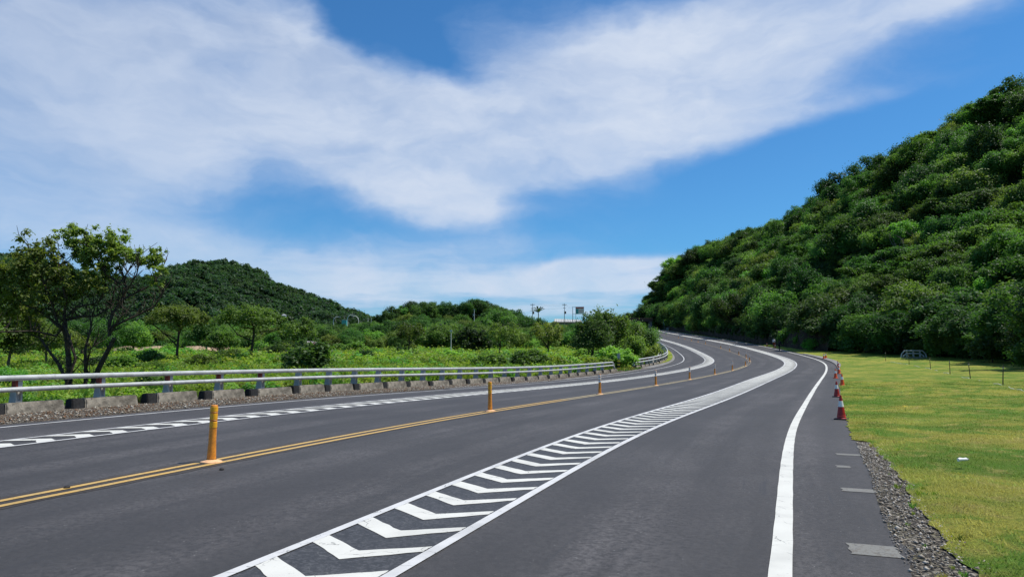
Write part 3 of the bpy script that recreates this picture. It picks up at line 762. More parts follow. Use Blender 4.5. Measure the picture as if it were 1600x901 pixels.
cand = []
s_ = 20.
while s_ < 445:
    step = np.interp(s_, [20, 60, 120, 200, 300, 445], [4.6, 4.6, 5.2, 6.8, 8.0, 10.])
    wd = float(np.interp(s_, foot_s, wide)); nt = int(wd * 1.05 / (step * 1.02))
    for q_ in range(nt + 2):
        t = (q_ + .25 + random.uniform(-.3, .3)) / nt
        cand.append((s_ + random.uniform(-.4, .4) * step, max(.02, t), step))
    s_ += step
n_in = 0; extra = []
keys_mid = ['mid0', 'mid1', 'mid2', 'mid3', 'mid0', 'mid2', 'dark0', 'dark1', 'dark2', 'olive0', 'olive1', 'olive2', 'spread0', 'spread1', 'brt0', 'mid1', 'dark0']
cl_ = []
for (s__, t, st) in cand:
    if t > 1.12: continue
    p = hill_pt(s__, t); q_ = px_of(p)
    if not (-100 < q_[0] < 1720): continue
    cl_.append((np.hypot(p[0], p[1]), s__, t, st, p, q_))
cl_.sort(key=lambda c: c[0] / c[3])
lab = {'mid': 'mid-green broadleaf tree packed into the steep wooded hillside', 'dark': 'dark dense broadleaf tree packed into the steep wooded hillside',
       'olive': 'yellowish green tree packed into the steep wooded hillside', 'spread': 'flat-topped layered tree packed into the steep wooded hillside',
       'brt': 'fresh bright green tree packed into the steep wooded hillside'}
hill_list = []
for i, (d_, s__, t, st, p, q_) in enumerate(cl_):
    # colour zones read off the photograph
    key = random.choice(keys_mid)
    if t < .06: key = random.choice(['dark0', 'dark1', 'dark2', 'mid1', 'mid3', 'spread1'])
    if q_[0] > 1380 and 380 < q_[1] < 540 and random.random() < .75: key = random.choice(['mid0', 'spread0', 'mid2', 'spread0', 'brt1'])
    sc_ = st / 4.6 * random.uniform(.72, 1.18) * .80
    hill_list.append((key, p, sc_, t, q_))
def zone(q_, t):
    a = 'above the vanishing road' if q_[0] < 1060 else 'above the far straight of the road' if q_[0] < 1160 else 'above the walkers' if q_[0] < 1260 else 'above the row of cones' if q_[0] < 1370 else 'behind the short arched guardrail' if q_[0] < 1480 else 'behind the lawn stakes' if q_[0] < 1600 else 'at the frame edge'
    b = 'at the hill foot' if t < .12 else 'low on the hill' if t < .35 else 'halfway up the hill' if t < .7 else 'on the hilltop ridge'
    return b + ' ' + a
lab = {'mid': 'mid-green rounded tree', 'dark': 'dark dense tree', 'olive': 'yellowish green tree', 'spread': 'flat-topped layered tree', 'brt': 'fresh bright green tree'}
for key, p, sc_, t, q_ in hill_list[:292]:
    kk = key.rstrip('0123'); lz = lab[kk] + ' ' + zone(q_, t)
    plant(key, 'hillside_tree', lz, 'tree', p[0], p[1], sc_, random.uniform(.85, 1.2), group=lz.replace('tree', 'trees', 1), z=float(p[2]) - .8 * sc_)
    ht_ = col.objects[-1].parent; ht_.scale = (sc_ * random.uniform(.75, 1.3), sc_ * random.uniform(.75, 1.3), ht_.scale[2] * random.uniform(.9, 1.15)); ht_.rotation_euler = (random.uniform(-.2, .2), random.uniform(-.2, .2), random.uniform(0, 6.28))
rest = hill_list[292:]
M_HILLCR = [PROTO[k_][0] for k_ in ('mid0', 'mid1', 'dark0', 'dark1', 'olive0', 'mid2', 'spread0', 'brt0')]
pts_ = [(*p[:2], p[2] - .8 * s9) for _, p, s9, _, _ in rest]; sc9 = [s9 for _, _, s9, _, _ in rest]
# low fill between the crowns so that no bare soil shows
for _ in range(1500):
    s__ = 20 + 425 * random.random()**1.2; t = random.random() * 1.05; p = hill_pt(s__, t); pts_.append(tuple(p - np.array([0, 0, 1.2]))); sc9.append(random.uniform(.35, .6) * (1 + s__ / 400))
scatter('hillside_thicket', pts_, sc9, M_HILLCR, 'dense understorey and farther treetops filling the right hillside', 'thicket')

# far left hill
L_SIL = [(-900, 470), (-500, 430), (-200, 405), (-60, 398), (40, 400), (120, 425), (200, 440), (245, 430), (270, 418), (300, 410), (335, 407), (365, 411), (390, 420), (420, 438), (450, 450), (480, 464),
         (510, 474), (540, 486), (575, 497), (620, 512), (700, 530)]
lpx = np.linspace(-900, 700, 90); LD = np.interp(lpx, [-900, 0, 335, 700], [420, 460, 520, 560])
rows = []
for t in np.linspace(0, 1.5, 30):
    dd = LD - 190 * (1 - t) if t <= 1 else LD + 160 * (t - 1)
    x = (lpx - CX) / F * dd; zt = HC + (HZ - sil(L_SIL, lpx)) / F * LD - 5
    zb = 2.0 + 0 * zt
    hgt = zb + (zt - zb) * (smooth(t) * .55 + .45 * min(t, 1)) if t <= 1 else zt - (t - 1)**2 * 90
    hgt = hgt + 3 * np.sin(lpx * .021 + t * 4) * math.sin(min(t, 1) * 3.14)
    rows.append(np.column_stack([x, dd, hgt]))
LR = np.array(rows); a_, b_ = LR.shape[:2]; idx = np.arange(a_ * b_).reshape(a_, b_)
lf = np.stack([idx[:-1, :-1], idx[:-1, 1:], idx[1:, 1:], idx[1:, :-1]], -1).reshape(-1, 4)
lh = link('far_hill', npmesh('far_hill', LR.reshape(-1, 3), lf, M['hill_soil'], True)); tag(lh, kind='structure')
# low-detail crowns for far woods
FARC = []
for i in range(4):
    cl = crown_clumps(4.2, 3.4, 9, 3.0, (.34, .5)); v, f, t = leaf_cloud(cl, 900, .55); FARC.append(npmesh('far_crown', v, f, M['leaf_far'], tint=t))
P = []; S9 = []
for _ in range(5200):
    i, jj = random.random() * (b_ - 2), random.random() * 20.5
    i0, j0 = int(i), int(jj); fi, fj = i - i0, jj - j0
    p = LR[j0, i0]*(1-fi)*(1-fj) + LR[j0, i0+1]*fi*(1-fj) + LR[j0+1, i0]*(1-fi)*fj + LR[j0+1, i0+1]*fi*fj
    P.append(p - np.array([0, 0, 1.])); S9.append(random.uniform(.6, 1.35))
scatter('far_forest', P, S9, FARC, 'continuous blue-green forest covering the rounded far hill', 'forest')

# ------------------------------------------------------------------ left meadow: weeds, shrubs, trees
def blade_tuft(n, h, w, spread, m, dry=0.):
    a = rng.random(n) * 6.28; r = spread * np.sqrt(rng.random(n)); x0, y0 = r * np.cos(a), r * np.sin(a)
    hh = h * (.5 + .6 * rng.random(n)); la = rng.random(n) * 6.28; ln = hh * (.2 + .5 * rng.random(n))
    dx, dy = np.cos(la), np.sin(la); px_, py_ = -dy, dx
    v = np.stack([np.stack([x0 - px_*w, y0 - py_*w, 0*x0], 1), np.stack([x0 + px_*w, y0 + py_*w, 0*x0], 1),
                  np.stack([x0 + dx*ln*.4 + px_*w*.8, y0 + dy*ln*.4 + py_*w*.8, hh*.65], 1), np.stack([x0 + dx*ln, y0 + dy*ln, hh], 1)], 1)
    return npmesh('tuft', v.reshape(-1, 3), np.arange(n*4).reshape(n, 4), M[m], tint=np.repeat(rng.random(n), 4))

def wedge(n, y0, y1, px0=-120, px1=1040, omax=-12.2, pw=1.):
    y = y0 + (y1 - y0) * rng.random(n)**pw; px_ = px0 + (px1 - px0) * rng.random(n); x = (px_ - CX) / F * y
    s, o = to_so(x, y); k_ = o < omax
    return x[k_], y[k_], px_[k_]

tuf = [blade_tuft(90, .75, .018, .45, 'leaf_weed'), blade_tuft(90, .6, .02, .5, 'leaf_bright'), blade_tuft(80, .8, .016, .45, 'leaf_weed'), blade_tuft(70, .9, .014, .4, 'leaf_dry')]
def leafy(n, r, h, lf, m):
    cl = [(random.uniform(-r, r), random.uniform(-r, r), h * random.uniform(.2, .8), r * .6) for _ in range(5)]
    v, f, t = leaf_cloud(cl, n, lf); return npmesh('weed_clump', v, f, M[m], tint=t)
M['leaf_meadow'] = M['leaf_weed']
wd_ = [leafy(420, .6, .35, .085, 'leaf_weed'), leafy(420, .7, .45, .085, 'leaf_weed'), leafy(420, .6, .4, .08, 'leaf_bright'), leafy(420, .45, .7, .075, 'leaf_bright'), leafy(420, .5, .6, .075, 'leaf_weed'), leafy(380, .5, .8, .07, 'leaf_mid')]
x, y, _ = wedge(8500, 17, 85, -500, 1000, -11.9, 1.2)
scatter('meadow_weeds', np.column_stack([x, y, ground(x, y) - .05]), (.5 + .7 * rng.random(len(x))) * np.interp(y, [20, 45], [.6, 1.15]), tuf[:3] + wd_[:5] + wd_[:3], 'bright green knee-high weeds covering the meadow behind the guardrail', 'weeds')
x, y, _ = wedge(9000, 75, 240, -150, 1040, -13)
scatter('meadow_grass', np.column_stack([x, y, ground(x, y)]), 1.0 + 1.2 * rng.random(len(x)), wd_[:5] + wd_[:3], 'sunlit yellow-green tall grass farther out in the meadow', 'grass')
x, y, pxx = wedge(1900, 165, 420, -300, 1010, -14)
_g9 = ground(x, y); _yl = np.interp(pxx, [-600, -300, 240, 340, 440, 515, 600, 640, 780, 800, 915, 930, 1040], [380, 400, 474, 482, 494, 508, 500, 486, 492, 506, 507, 500, 512])
_hm = HC + (HZ - _yl) / F * y - _g9; _k = _hm > 1.6; x, y, pxx, _hm = x[_k], y[_k], pxx[_k], _hm[_k]
scatter('valley_thicket', np.column_stack([x, y, ground(x, y) - 1.2]), np.minimum(.5 + .55 * rng.random(len(x)), _hm / 8.3 + .12), [PROTO[k_][0] for k_ in ('mid0', 'mid1', 'olive0', 'olive1', 'dark0', 'brt0', 'mid2')], 'continuous scrub filling the valley floor toward the hills', 'scrub')


YLIM = [(-600, 380), (-300, 400), (240, 474), (340, 482), (440, 494), (515, 508), (600, 500), (640, 486), (780, 492), (800, 506), (915, 507), (930, 500), (1040, 512)]
def hmax(px, Y, g):
    return HC + (HZ - float(np.interp(px, [p[0] for p in YLIM], [p[1] for p in YLIM]))) / F * Y - g

def at(px, Y): return (px - CX) / F * Y, Y

# named plants of the meadow: kind, px, distance, scale, z-stretch, label
named = [
 ('umb0', 397, 80, 1.12, 1.05, 'umbrella-shaped tree with forked bare trunks, its crown clear above the meadow', 'tree'),
 ('umb1', 280, 78, 1.02, 1.15, 'tree with brownish flat crown on a single thin trunk beside the bare earth', 'tree'),
 ('thin0', 466, 82, 1.15, 1.0, 'thin open tree just right of the umbrella-shaped tree', 'tree'),
 ('thin1', 640, 115, 1.2, 1.0, 'small spindly tree on dry grass left of the white pole', 'tree'),
 ('bushd0', 739, 118, 2.0, 1.1, 'dark round low tree standing alone on the sunlit grass', 'tree'),
 ('thin0', 782, 95, 1.1, 1.0, 'slender tree on the bright grass between the dark round tree and the rail end', 'tree'),
 ('thin1', 856, 92, 1.1, 1.0, 'tall slender tree rising from low shrubs near the guardrail bend', 'tree'),
 ('bushd1', 492, 62, 1.25, .95, 'very dark low bush close behind the middle of the guardrail', 'shrub'),
 ('bushd0', 470, 64, .9, .8, 'small black-green bush leaning against the dark low bush', 'shrub'),
 ('bush0', 240, 37, .62, .8, 'glossy leafy shrub with pale flecks above the guardrail', 'shrub'),
 ('bushb0', 150, 35, .55, .6, 'bright lime shrub at the foot of the big tree', 'shrub'),
 ('bush1', 285, 38, .55, .7, 'green shrub at the end of the pale-flecked hedge', 'shrub'),
 ('bushb1', 20, 40, .7, .9, 'fresh green shrub at the frame edge under the big tree', 'shrub'),
 ('dark1', 926, 84, .56, 1.42, 'tall near-black shrub at the end of the first guardrail', 'shrub'),
 ('olive0', 950, 92, .78, 1.38, 'large olive-brown bush towering over the rail gap', 'shrub'),
 ('brt0', 985, 91, .60, 1.12, 'bright green leafy bush inside the road bend', 'shrub'),
 ('mid1', 1003, 106, .66, 1.0, 'mid-green bush against the curved guardrail', 'shrub'),
 ('mid0', 985, 128, .9, .95, 'bushy shrub half hiding the far road', 'shrub'),
 ('bushb1', 960, 78, 1.3, .8, 'low grassy bush in the gap between the guardrails', 'shrub'),
 ('busho1', 1012, 92, 1.15, .9, 'yellowish shrub beside the dark parapet at the bend', 'shrub'),
 ('bush0', 770, 70, 1.1, .7, 'broad low leafy shrub in front of the slender trees', 'shrub'),
 ('bush1', 820, 74, 1.25, .75, 'low leafy shrub under the tall slender tree', 'shrub'),
 ('bushb0', 700, 85, 1.2, .7, 'light green low shrub on the open meadow', 'shrub'),
]
for key, px, Y, s_, zs_, lb, ct in named:
    x, y = at(px, Y); gz9 = float(ground(x, y)[0]) - (1.6 * s_ if ct == 'shrub' and 'bush' not in key else 0)
    plant(key, 'shrub' if ct == 'shrub' else 'meadow_tree', lb, ct, x, y, s_, zs_, rz=random.uniform(0, 6.28), z=gz9)
# dense trees on the rise at the middle distance
i = 0
for px in np.arange(590, 800, 13):
    Y = 262 + random.uniform(-8, 14); x, y = at(px + random.uniform(-4, 4), Y)
    ytop = np.interp(px, [590, 620, 640, 700, 715, 735, 750, 790, 800], [492, 478, 472, 473, 480, 468, 468, 482, 485])
    g0 = float(ground(x, y)[0]); hh = HC + (HZ - ytop) / F * Y - g0
    plant(random.choice(['dark0', 'dark1', 'dark2', 'mid1']), 'ridge_tree', 'dark rounded tree on the low rise against the sky', 'tree', x, y, max(.6, hh / 8.4), group='dark trees along the low rise')
for px in np.arange(770, 960, 17):
    Y = 225 + random.uniform(-15, 15); x, y = at(px, Y); ytop = np.interp(px, [770, 800, 830, 860, 880, 960], [484, 484, 497, 507, 508, 505])
    g0 = float(ground(x, y)[0]); hh = HC + (HZ - ytop) / F * Y - g0
    plant(random.choice(['mid0', 'mid1', 'olive0', 'dark1']), 'valley_tree', 'leafy tree in the belt below the white roofs', 'tree', x, y, max(.35, hh / 8.2), group='trees in the belt below the white roofs')
def mzone(px, Y):
    a = 'behind the big forked tree' if px < 130 else 'behind the leaning tree' if px < 250 else 'left of the umbrella-shaped tree' if px < 350 else 'around the umbrella-shaped tree' if px < 450 else 'by the very dark low bush' if px < 540 else 'left of the white meadow pole' if px < 700 else 'by the dark round low tree' if px < 810 else 'left of the road bend'
    return ('in the near meadow ' if Y < 85 else 'in the middle meadow ' if Y < 135 else 'in the far scrub ') + a
# countable shrubs and small trees scattered between rail and far hill
lbl = {'bush': 'round green shrub', 'bushd': 'dark green shrub', 'busho': 'olive brown shrub', 'bushb': 'bright green shrub'}
x, y, pxx = wedge(64, 58, 150, -80, 640, -16)
for a, b, c in zip(x, y, pxx):
    if b < 60 and 330 < c < 640: continue
    k_ = random.choice(['bush0', 'bush1', 'bushd0', 'bushd1', 'busho0', 'busho1', 'bushb0', 'bushb1']); sc_ = random.uniform(.45, .8) * (.55 + b / 110)
    lz = lbl[k_.rstrip('01')] + ' ' + mzone(c, b); plant(k_, 'meadow_shrub', lz, 'shrub', a, b, sc_, random.uniform(.7, 1.05), group=lz.replace('shrub', 'shrubs', 1))
x, y, pxx = wedge(95, 150, 230, -60, 960, -18)
for a, b, c in zip(x, y, pxx):
    if 560 < c < 900 and b < 150: continue
    k_ = random.choice(['mid0', 'mid1', 'mid2', 'olive0', 'olive1', 'olive2', 'brt0', 'dark0', 'thin0', 'thin1'])
    h_ = min(np.interp(b, [100, 215], [3.2, 6.5]) * random.uniform(.7, 1.1), hmax(c, b, float(ground(a, b_ * 0 + b)[0])))
    if h_ < 1.5: continue
    lz = {'mid': 'small bushy tree', 'oli': 'small olive tree', 'brt': 'small bright green tree', 'dar': 'small dark tree', 'thi': 'small thin tree'}[k_[:3]] + ' ' + mzone(c, b); plant(k_, 'scrub_tree', lz, 'tree', a, b, h_ / 8., random.uniform(.9, 1.15), group=lz.replace('tree', 'trees', 1))
# row right behind the big tree, hiding the far field
bk_l = ['olive tree just left of the forked trunks, behind them', 'green tree behind the forked tree, cut by the frame edge', 'olive tree seen between the forked limbs', 'mid-green tree behind the leaning trunk', 'bright green tree between leaning trunk and brownish-crowned tree', 'round green tree behind the brownish-crowned tree', 'bright tree left of the umbrella-shaped tree', 'green tree low between the forked and leaning trunks']
for (px, Y, k_, h_), lb in zip(((20, 62, 'olive0', 6.0), (-60, 55, 'mid2', 6.5), (75, 75, 'olive1', 5.0), (170, 100, 'mid0', 6.), (210, 110, 'brt0', 6.2), (325, 120, 'mid1', 6.4), (345, 112, 'brt1', 5.2), (130, 90, 'mid3', 5.4)), bk_l):
    x, y = at(px, Y); plant(k_, 'backdrop_tree', lb, 'tree', x, y, h_ / 8.2, group='bushy trees behind the big forked tree')

# a dark broad tree standing out on the ridge
_cand = [(abs(px_of(hill_pt(a_, .97))[0] - 1385), a_) for a_ in np.arange(40, 140, .5)]; _sb = min(_cand)[1]
for s__, t_, sc_ in ((_sb, .97, 1.35), (_sb + 5, .95, 1.1)):
    p = hill_pt(s__, t_)
    q9 = px_of(p); 
    plant('spread1' if sc_ > 1.2 else 'dark1', 'ridge_tree', 'dark broad tree jutting from the hill skyline' if sc_ > 1.2 else 'dark tree beside the broad one jutting from the hill skyline', 'tree', float(p[0]), float(p[1]), sc_, 1.3, z=float(p[2]) - .5)
# pale bare limbs showing among the crowns
for k_ in range(26):
    s__ = random.uniform(40, 170); t_ = random.uniform(.12, .8); p = hill_pt(s__, t_); d9 = Vector((-p[0], -p[1], 0)).normalized()
    r_ = empty('bare_branch', (p[0] + d9.x * 2.5, p[1] + d9.y * 2.5, p[2] + 3.2)); lz = 'pale bare branch poking from the trees ' + zone(px_of(p), t_); tag(r_, lz, 'branch', lz.replace('branch', 'branches'))
    b = MB()
    for q_ in range(4):
        a = random.uniform(0, 6.28); e_ = Vector((math.cos(a) * 1.6, math.sin(a) * 1.6, random.uniform(.6, 2.6))); m_ = e_ * .5 + Vector((random.uniform(-.4, .4), random.uniform(-.4, .4), .2))
        b.tube([(0, 0, -1.5), m_, e_], [.09, .06, .02], 5, cap=False)
        for z in range(3):
            st = m_.lerp(e_, random.random()); b.tube([st, st + Vector((random.uniform(-.7, .7), random.uniform(-.7, .7), random.uniform(.1, .8)))], [.035, .012], 4, cap=False)
    b.build('twigs', M['bark_pale'], r_)
# lawn edge bushes at the foot of the right hill
for s__, o__, k_, s_, lb in ((70, 24, 'bush1', 1.2, 'green grassy bush at the lawn edge under the dark trees'), (62, 25.5, 'bush0', 1.4, 'mid-green bush nearest the frame edge at the hill foot'),
                            (84, 23.5, 'bushd0', 1.2, 'low green bush behind the small guardrail'), (99, 20.6, 'busho0', 1.0, 'reddish brown bush beside the small guardrail')):
    p = W(s__, o__); plant(k_, 'edge_bush', lb, 'shrub', float(p[0]), float(p[1]), s_, 1.)
for i in range(44):
    s__ = 92 + i * 4.6; p = W(s__, float(np.interp(s__, foot_s, foot_o)) + .6)
    plant(random.choice(['bushd0', 'bushd1', 'bush0']), 'foot_shrub', 'dark hanging shrub ' + zone(px_of(p), 0), 'shrub', float(p[0]), float(p[1]), random.uniform(.8, 1.3), random.uniform(.9, 1.4), group='dark hanging shrubs ' + zone(px_of(p), 0))

# dark earthy bank beside the far road
s6 = np.arange(116, 400, 3.)
wo = np.interp(s6, foot_s, foot_o) - .9
bank = strip('rock_bank', s6, [wo, wo + .35 + .1 * np.sin(s6), wo + .9, wo + 3], 0, M['dark_wall'],
             bumpz=lambda S, O: np.where(O - wo[:, None] < .1, -.3, np.where(O - wo[:, None] < .6, 1.6, np.where(O - wo[:, None] < 1.5, 2.9, 3.4))) + .3 * np.sin(S * .9))
tag(bank, 'dark brown rocky bank along the outer edge of the far road', 'bank')

# ------------------------------------------------------------------ the big forked trees on the left
def big_tree(name, label, base_px, Y, limbs, clumps, nleaf, m, bark, r0):
    bx, by = at(base_px, Y); gz_ = float(ground(bx, by)[0])
    sc1 = Y / F
    def w3(px, py, dy=0.): return Vector(((px - CX) * sc1 - bx, dy, HC + (HZ - py) * sc1 - gz_))
    root = empty(name, (bx, by, gz_)); tag(root, label, 'tree')
    mb = MB()
    for pts, rr in limbs[:1]:
        mb.tube([w3(*p) for p in pts], [r * sc1 * .50 for r in rr], 8)
    mb.build('trunk', M[bark], root)
    for pts, rr in limbs[1:]:
        b = MB(); P_ = [w3(*p) for p in pts]
        b.tube(P_, [r * sc1 * .48 for r in rr], 7, cap=False)
        # twigs
        for q_ in range(1, len(P_)):
            for _ in range(6):
                st = P_[q_ - 1].lerp(P_[q_], random.random()); e_ = st + Vector((random.uniform(-.6, .6), random.uniform(-.6, .6), random.uniform(.3, .9)))
                b.tube([st, (st + e_) / 2 + Vector((random.uniform(-.1, .1),) * 3), e_], [.7 * sc1, .5 * sc1, .25 * sc1], 4, cap=False)
        b.build('branch', M[bark], root)
    C = []
    for px, py, r, *dy in clumps:
        for _ in range(16):
            c = w3(px + random.uniform(-1.05, 1.05) * r, py + random.uniform(-.8, .8) * r, (dy[0] if dy else 0) + random.uniform(-1.3, 1.3) * r * sc1)
            C.append((c.x, c.y, c.z, r * sc1 * random.uniform(.2, .42)))
    v, f, t = leaf_cloud(C, nleaf, .062, .3, .8, True)
    link('crown', npmesh('crown', v, f, M[m], tint=t), root)
    return root

big_tree('forked_tree', 'large forked tree with dark spreading limbs at the frame edge behind the guardrail', 112, 30,
    [([(116, 640), (114, 600), (110, 560), (106, 530), (100, 512)], [11, 9, 8, 7.5, 7]),
     ([(112, 600, 0), (88, 568, .3), (62, 545, .6), (44, 527, .8), (10, 517, 1.)], [6, 5, 4.2, 3.2, 1.5]),
     ([(100, 514), (82, 505, .2), (60, 490, .4), (30, 478, .6), (8, 468, .8), (-20, 440, 1.)], [6, 5, 4, 3.4, 2.8, 1.5]),
     ([(100, 512), (95, 525, -.3), (75, 518, -.8), (40, 520, -1.4), (20, 523, -1.6)], [4, 4, 3, 2.2, 1]),
     ([(104, 514), (100, 492), (106, 475, -.2), (104, 455, -.3), (95, 425, -.3), (92, 400, -.3)], [5.5, 5, 4, 3.2, 2.4, 1]),
     ([(104, 500), (115, 494, .4), (135, 492, .7), (152, 478, .9), (155, 455, 1.), (160, 430, 1.)], [4.5, 4, 3.2, 2.6, 2, 1]),
     ([(104, 495), (112, 480, .2), (145, 472, .3), (155, 450, .4), (150, 425, .4)], [3.6, 3.2, 2.6, 2, 1]),
     ([(112, 610, -.3), (128, 560, -.3), (112, 522, -.2), (100, 505, -.1)], [5, 4.5, 4, 3]),
     ([(133, 640, .2), (134, 590, .2), (131, 545, .2), (136, 510, .3), (132, 480, .3)], [8, 6, 4.5, 3, 1.5]),
     ([(88, 500), (88, 478, -.3), (78, 445, -.5), (60, 410, -.5), (50, 385, -.5)], [3.5, 3, 2.4, 1.8, 1]),
     ([(84, 505, .3), (60, 470, .8), (40, 440, 1.), (25, 415, 1.)], [3, 2.4, 1.8, 1])],
    [(55, 384, 22), (38, 405, 22), (72, 398, 22), (50, 425, 26), (20, 435, 26), (88, 425, 22), (72, 448, 24), (105, 440, 20), (35, 455, 24), (0, 455, 30, .8), (-40, 440, 34, 1.), (-20, 480, 26, 1.), (10, 490, 22, .8),
     (120, 452, 16), (140, 432, 16), (152, 448, 12), (60, 480, 18, .6), (30, 510, 14, .8), (-60, 500, 30, 1.), (95, 465, 14), (5, 420, 22, .5)],
    27000, 'leaf_tree', 'bark', .2)
big_tree('leaning_tree', 'tree leaning away to the right from the forked tree, with an open airy crown', 142, 30.5,
    [([(140, 640), (148, 605), (158, 575), (172, 545), (180, 528)], [11, 8.5, 8, 7, 6.5]),
     ([(148, 600, .2), (152, 575, -.6), (165, 545, -1.), (176, 540, -1.2)], [3, 2.5, 2, 1]),
     ([(172, 525), (171, 505), (174, 488, .1), (186, 470, .2), (189, 450, .3), (182, 425, .3), (172, 400, .3)], [6, 5.5, 5, 4.6, 4, 2.8, 1.2]),
     ([(174, 512), (190, 500, .3), (212, 488, .5), (228, 476, .7), (236, 460, .8), (245, 440, .9)], [4.2, 3.6, 3, 2.6, 2, 1]),
     ([(174, 520), (185, 510, -.3), (205, 494, -.7), (222, 491, -1.)], [3, 2.6, 2, 1]),
     ([(186, 470), (205, 455, .4), (225, 442, .6), (235, 420, .7), (240, 405, .8)], [3.6, 3, 2.6, 2, 1]),
     ([(190, 462), (208, 448, -.4), (222, 430, -.6), (228, 408, -.7)], [3, 2.5, 2, 1]),
     ([(188, 445), (168, 430, -.3), (155, 405, -.4), (140, 385, -.5)], [3, 2.4, 2, 1]),
     ([(187, 440), (195, 415, .3), (205, 395, .4)], [2.6, 2, 1])],
    [(115, 368, 20), (130, 378, 18), (100, 362, 14), (152, 382, 20), (168, 372, 18), (160, 398, 18), (182, 388, 16), (178, 408, 14), (200, 398, 14), (212, 404, 10), (226, 402, 13), (242, 396, 10), (238, 412, 10), (135, 408, 18),
     (150, 420, 14), (170, 428, 12), (246, 425, 8), (240, 440, 8), (122, 395, 16)],
    17000, 'leaf_tree', 'bark', .2)


# ------------------------------------------------------------------ delineator posts on the centre line
def make_post(white):
    root = empty('delineator_post'); H = .87
    b = MB(); b.lathe([(.0, .0), (.165, .0), (.16, .022), (.10, .040), (.078, .05)], 20); b.build('base', M['orange_pale'], root)
    b = MB(); b.lathe([(.068, .045), (.056, .32), (.053, .60), (.055, H - .02), (.050, H), (.046, H + .004), (.0, H - .006)], 20); b.build('post', M['amber'], root)
    for z0, z1 in ((.53, .62), (.655, .745), (.775, .85)):
        c = MB(); r = .0575
        c.lathe([(.052, z0), (r, z0 + .004), (r, z1 - .004), (.052, z1)], 20); c.build('reflective_band', M['white_band' if white else 'amber_band'], root)
    for z in (.70 - .055, .765):
        c = MB(); c.lathe([(.053, z - .006), (.0585, z), (.053, z + .006)], 20); c.build('rib', M['amber'], root)
    return root
pa, pw = make_post(False), make_post(True)
post_s = [5.95, 17.2, 28.54, 39.614, 49.925, 60.443, 70.049, 80.805, 91.5, 100.5, 110.59, 123, 135.68, 158.79, 171, 183, 196, 210]
post_l = ['scuffed amber delineator post nearest the camera on the yellow double line', 'amber delineator post with dull amber bands, second along the yellow line',
          'amber delineator post with white bands in front of the guardrail end', 'white-banded delineator post below the curved guardrail',
          'white-banded delineator post just left of the inner band bend', 'white-banded post by the tip of the inner striped band',
          'stubby-looking amber post beside the yellow line before the cluster', 'front post of the tight cluster on the bend', 'middle post of the tight cluster on the bend',
          'rear post of the tight cluster on the bend', 'first small post beyond the cluster on the bend']
for i, s__ in enumerate(post_s):
    src = pa if i < 2 else pw
    ob = src if i in (0, 2) else copy_tree(src)
    ob.location = W(s__, 0, .003).tolist(); ob.rotation_euler = (R(random.uniform(-1, 1)), R(1.2 if i == 0 else random.uniform(-1.5, 1.5)), random.uniform(0, 6.28) if i else 0)
    ob.scale = (1, 1, random.uniform(.98, 1.02))
    if i < len(post_l): tag(ob, post_l[i], 'delineator post', 'delineator posts along the yellow centre line')
    else: tag(ob, 'tiny distant post on the far stretch of the yellow centre line', 'delineator post', 'distant delineator posts of the far road')

# ------------------------------------------------------------------ traffic cones
def make_cone(body, rim):
    root = empty('traffic_cone'); H = .66
    b = MB(); b.box((-.175, -.175, 0), (.175, .175, .035)); me = b.build('base', M[rim] if rim != 'cone_rim' else M['rubber'], root)
    b = MB(); b.lathe([(.135, .035), (.118, .06), (.026, H), (.022, H + .006), (.0, H + .006)], 24); b.build('cone', M[body], root)
    zz = lambda r_: .06 + (.118 - r_) / (.118 - .026) * (H - .06)
    b = MB(); b.lathe([(.070, zz(.0735)), (.0755, zz(.073)), (.0515, zz(.049)), (.046, zz(.0485))], 24); b.build('white_collar', M['white_band'], root)
    b = MB(); b.lathe([(.112, .09), (.117, .092), (.1135, .115), (.108, .117)], 24); b.build('rim_stripe', M[rim], root)
    return root
c_o, c_r = make_cone('cone_orange', 'cone_orange'), make_cone('cone_red', 'cone_rim')
cones = [(19.84, 9.50, 'r', 'dark red traffic cone with a white collar, nearest the camera on the asphalt edge'), (31.77, 9.45, 'r', 'dark red traffic cone partly hidden by the nearest cone'),
         (42.69, 9.75, 'o', 'bright orange traffic cone leaning toward the lawn behind the dark cones'), (54.14, 9.30, 'o', 'red-orange cone on the asphalt side of the row'),
         (63.5, 9.35, 'o', 'orange cone overlapped in the middle of the row'), (71.0, 9.2, 'o', 'orange cone near the back of the lawn-side row'), (78.0, 9.1, 'o', 'rearmost orange cone of the lawn-side row'),
         (97.0, 9.1, 'o', 'orange cone on the concrete apron, the nearer to the road of a pair'), (98.3, 9.55, 'o', 'orange cone on the concrete apron, the lawn side one of a pair'),
         (140.6, 8.9, 'o', 'small far orange cone on the edge line before the walkers'), (134.0, 9.1, 'o', 'small far orange cone beside the walkers')]
used = set()
for s__, o__, k_, lb in cones:
    src = c_r if k_ == 'r' else c_o
    ob = src if k_ not in used else copy_tree(src); used.add(k_)
    ob.location = W(s__, o__, .0 if s__ < 80 or s__ > 110 else .075).tolist(); ob.rotation_euler = (0, 0, -heading(s__) + random.uniform(-.2, .2))
    tag(ob, lb, 'traffic cone', 'traffic cones along the outer edge of the road')

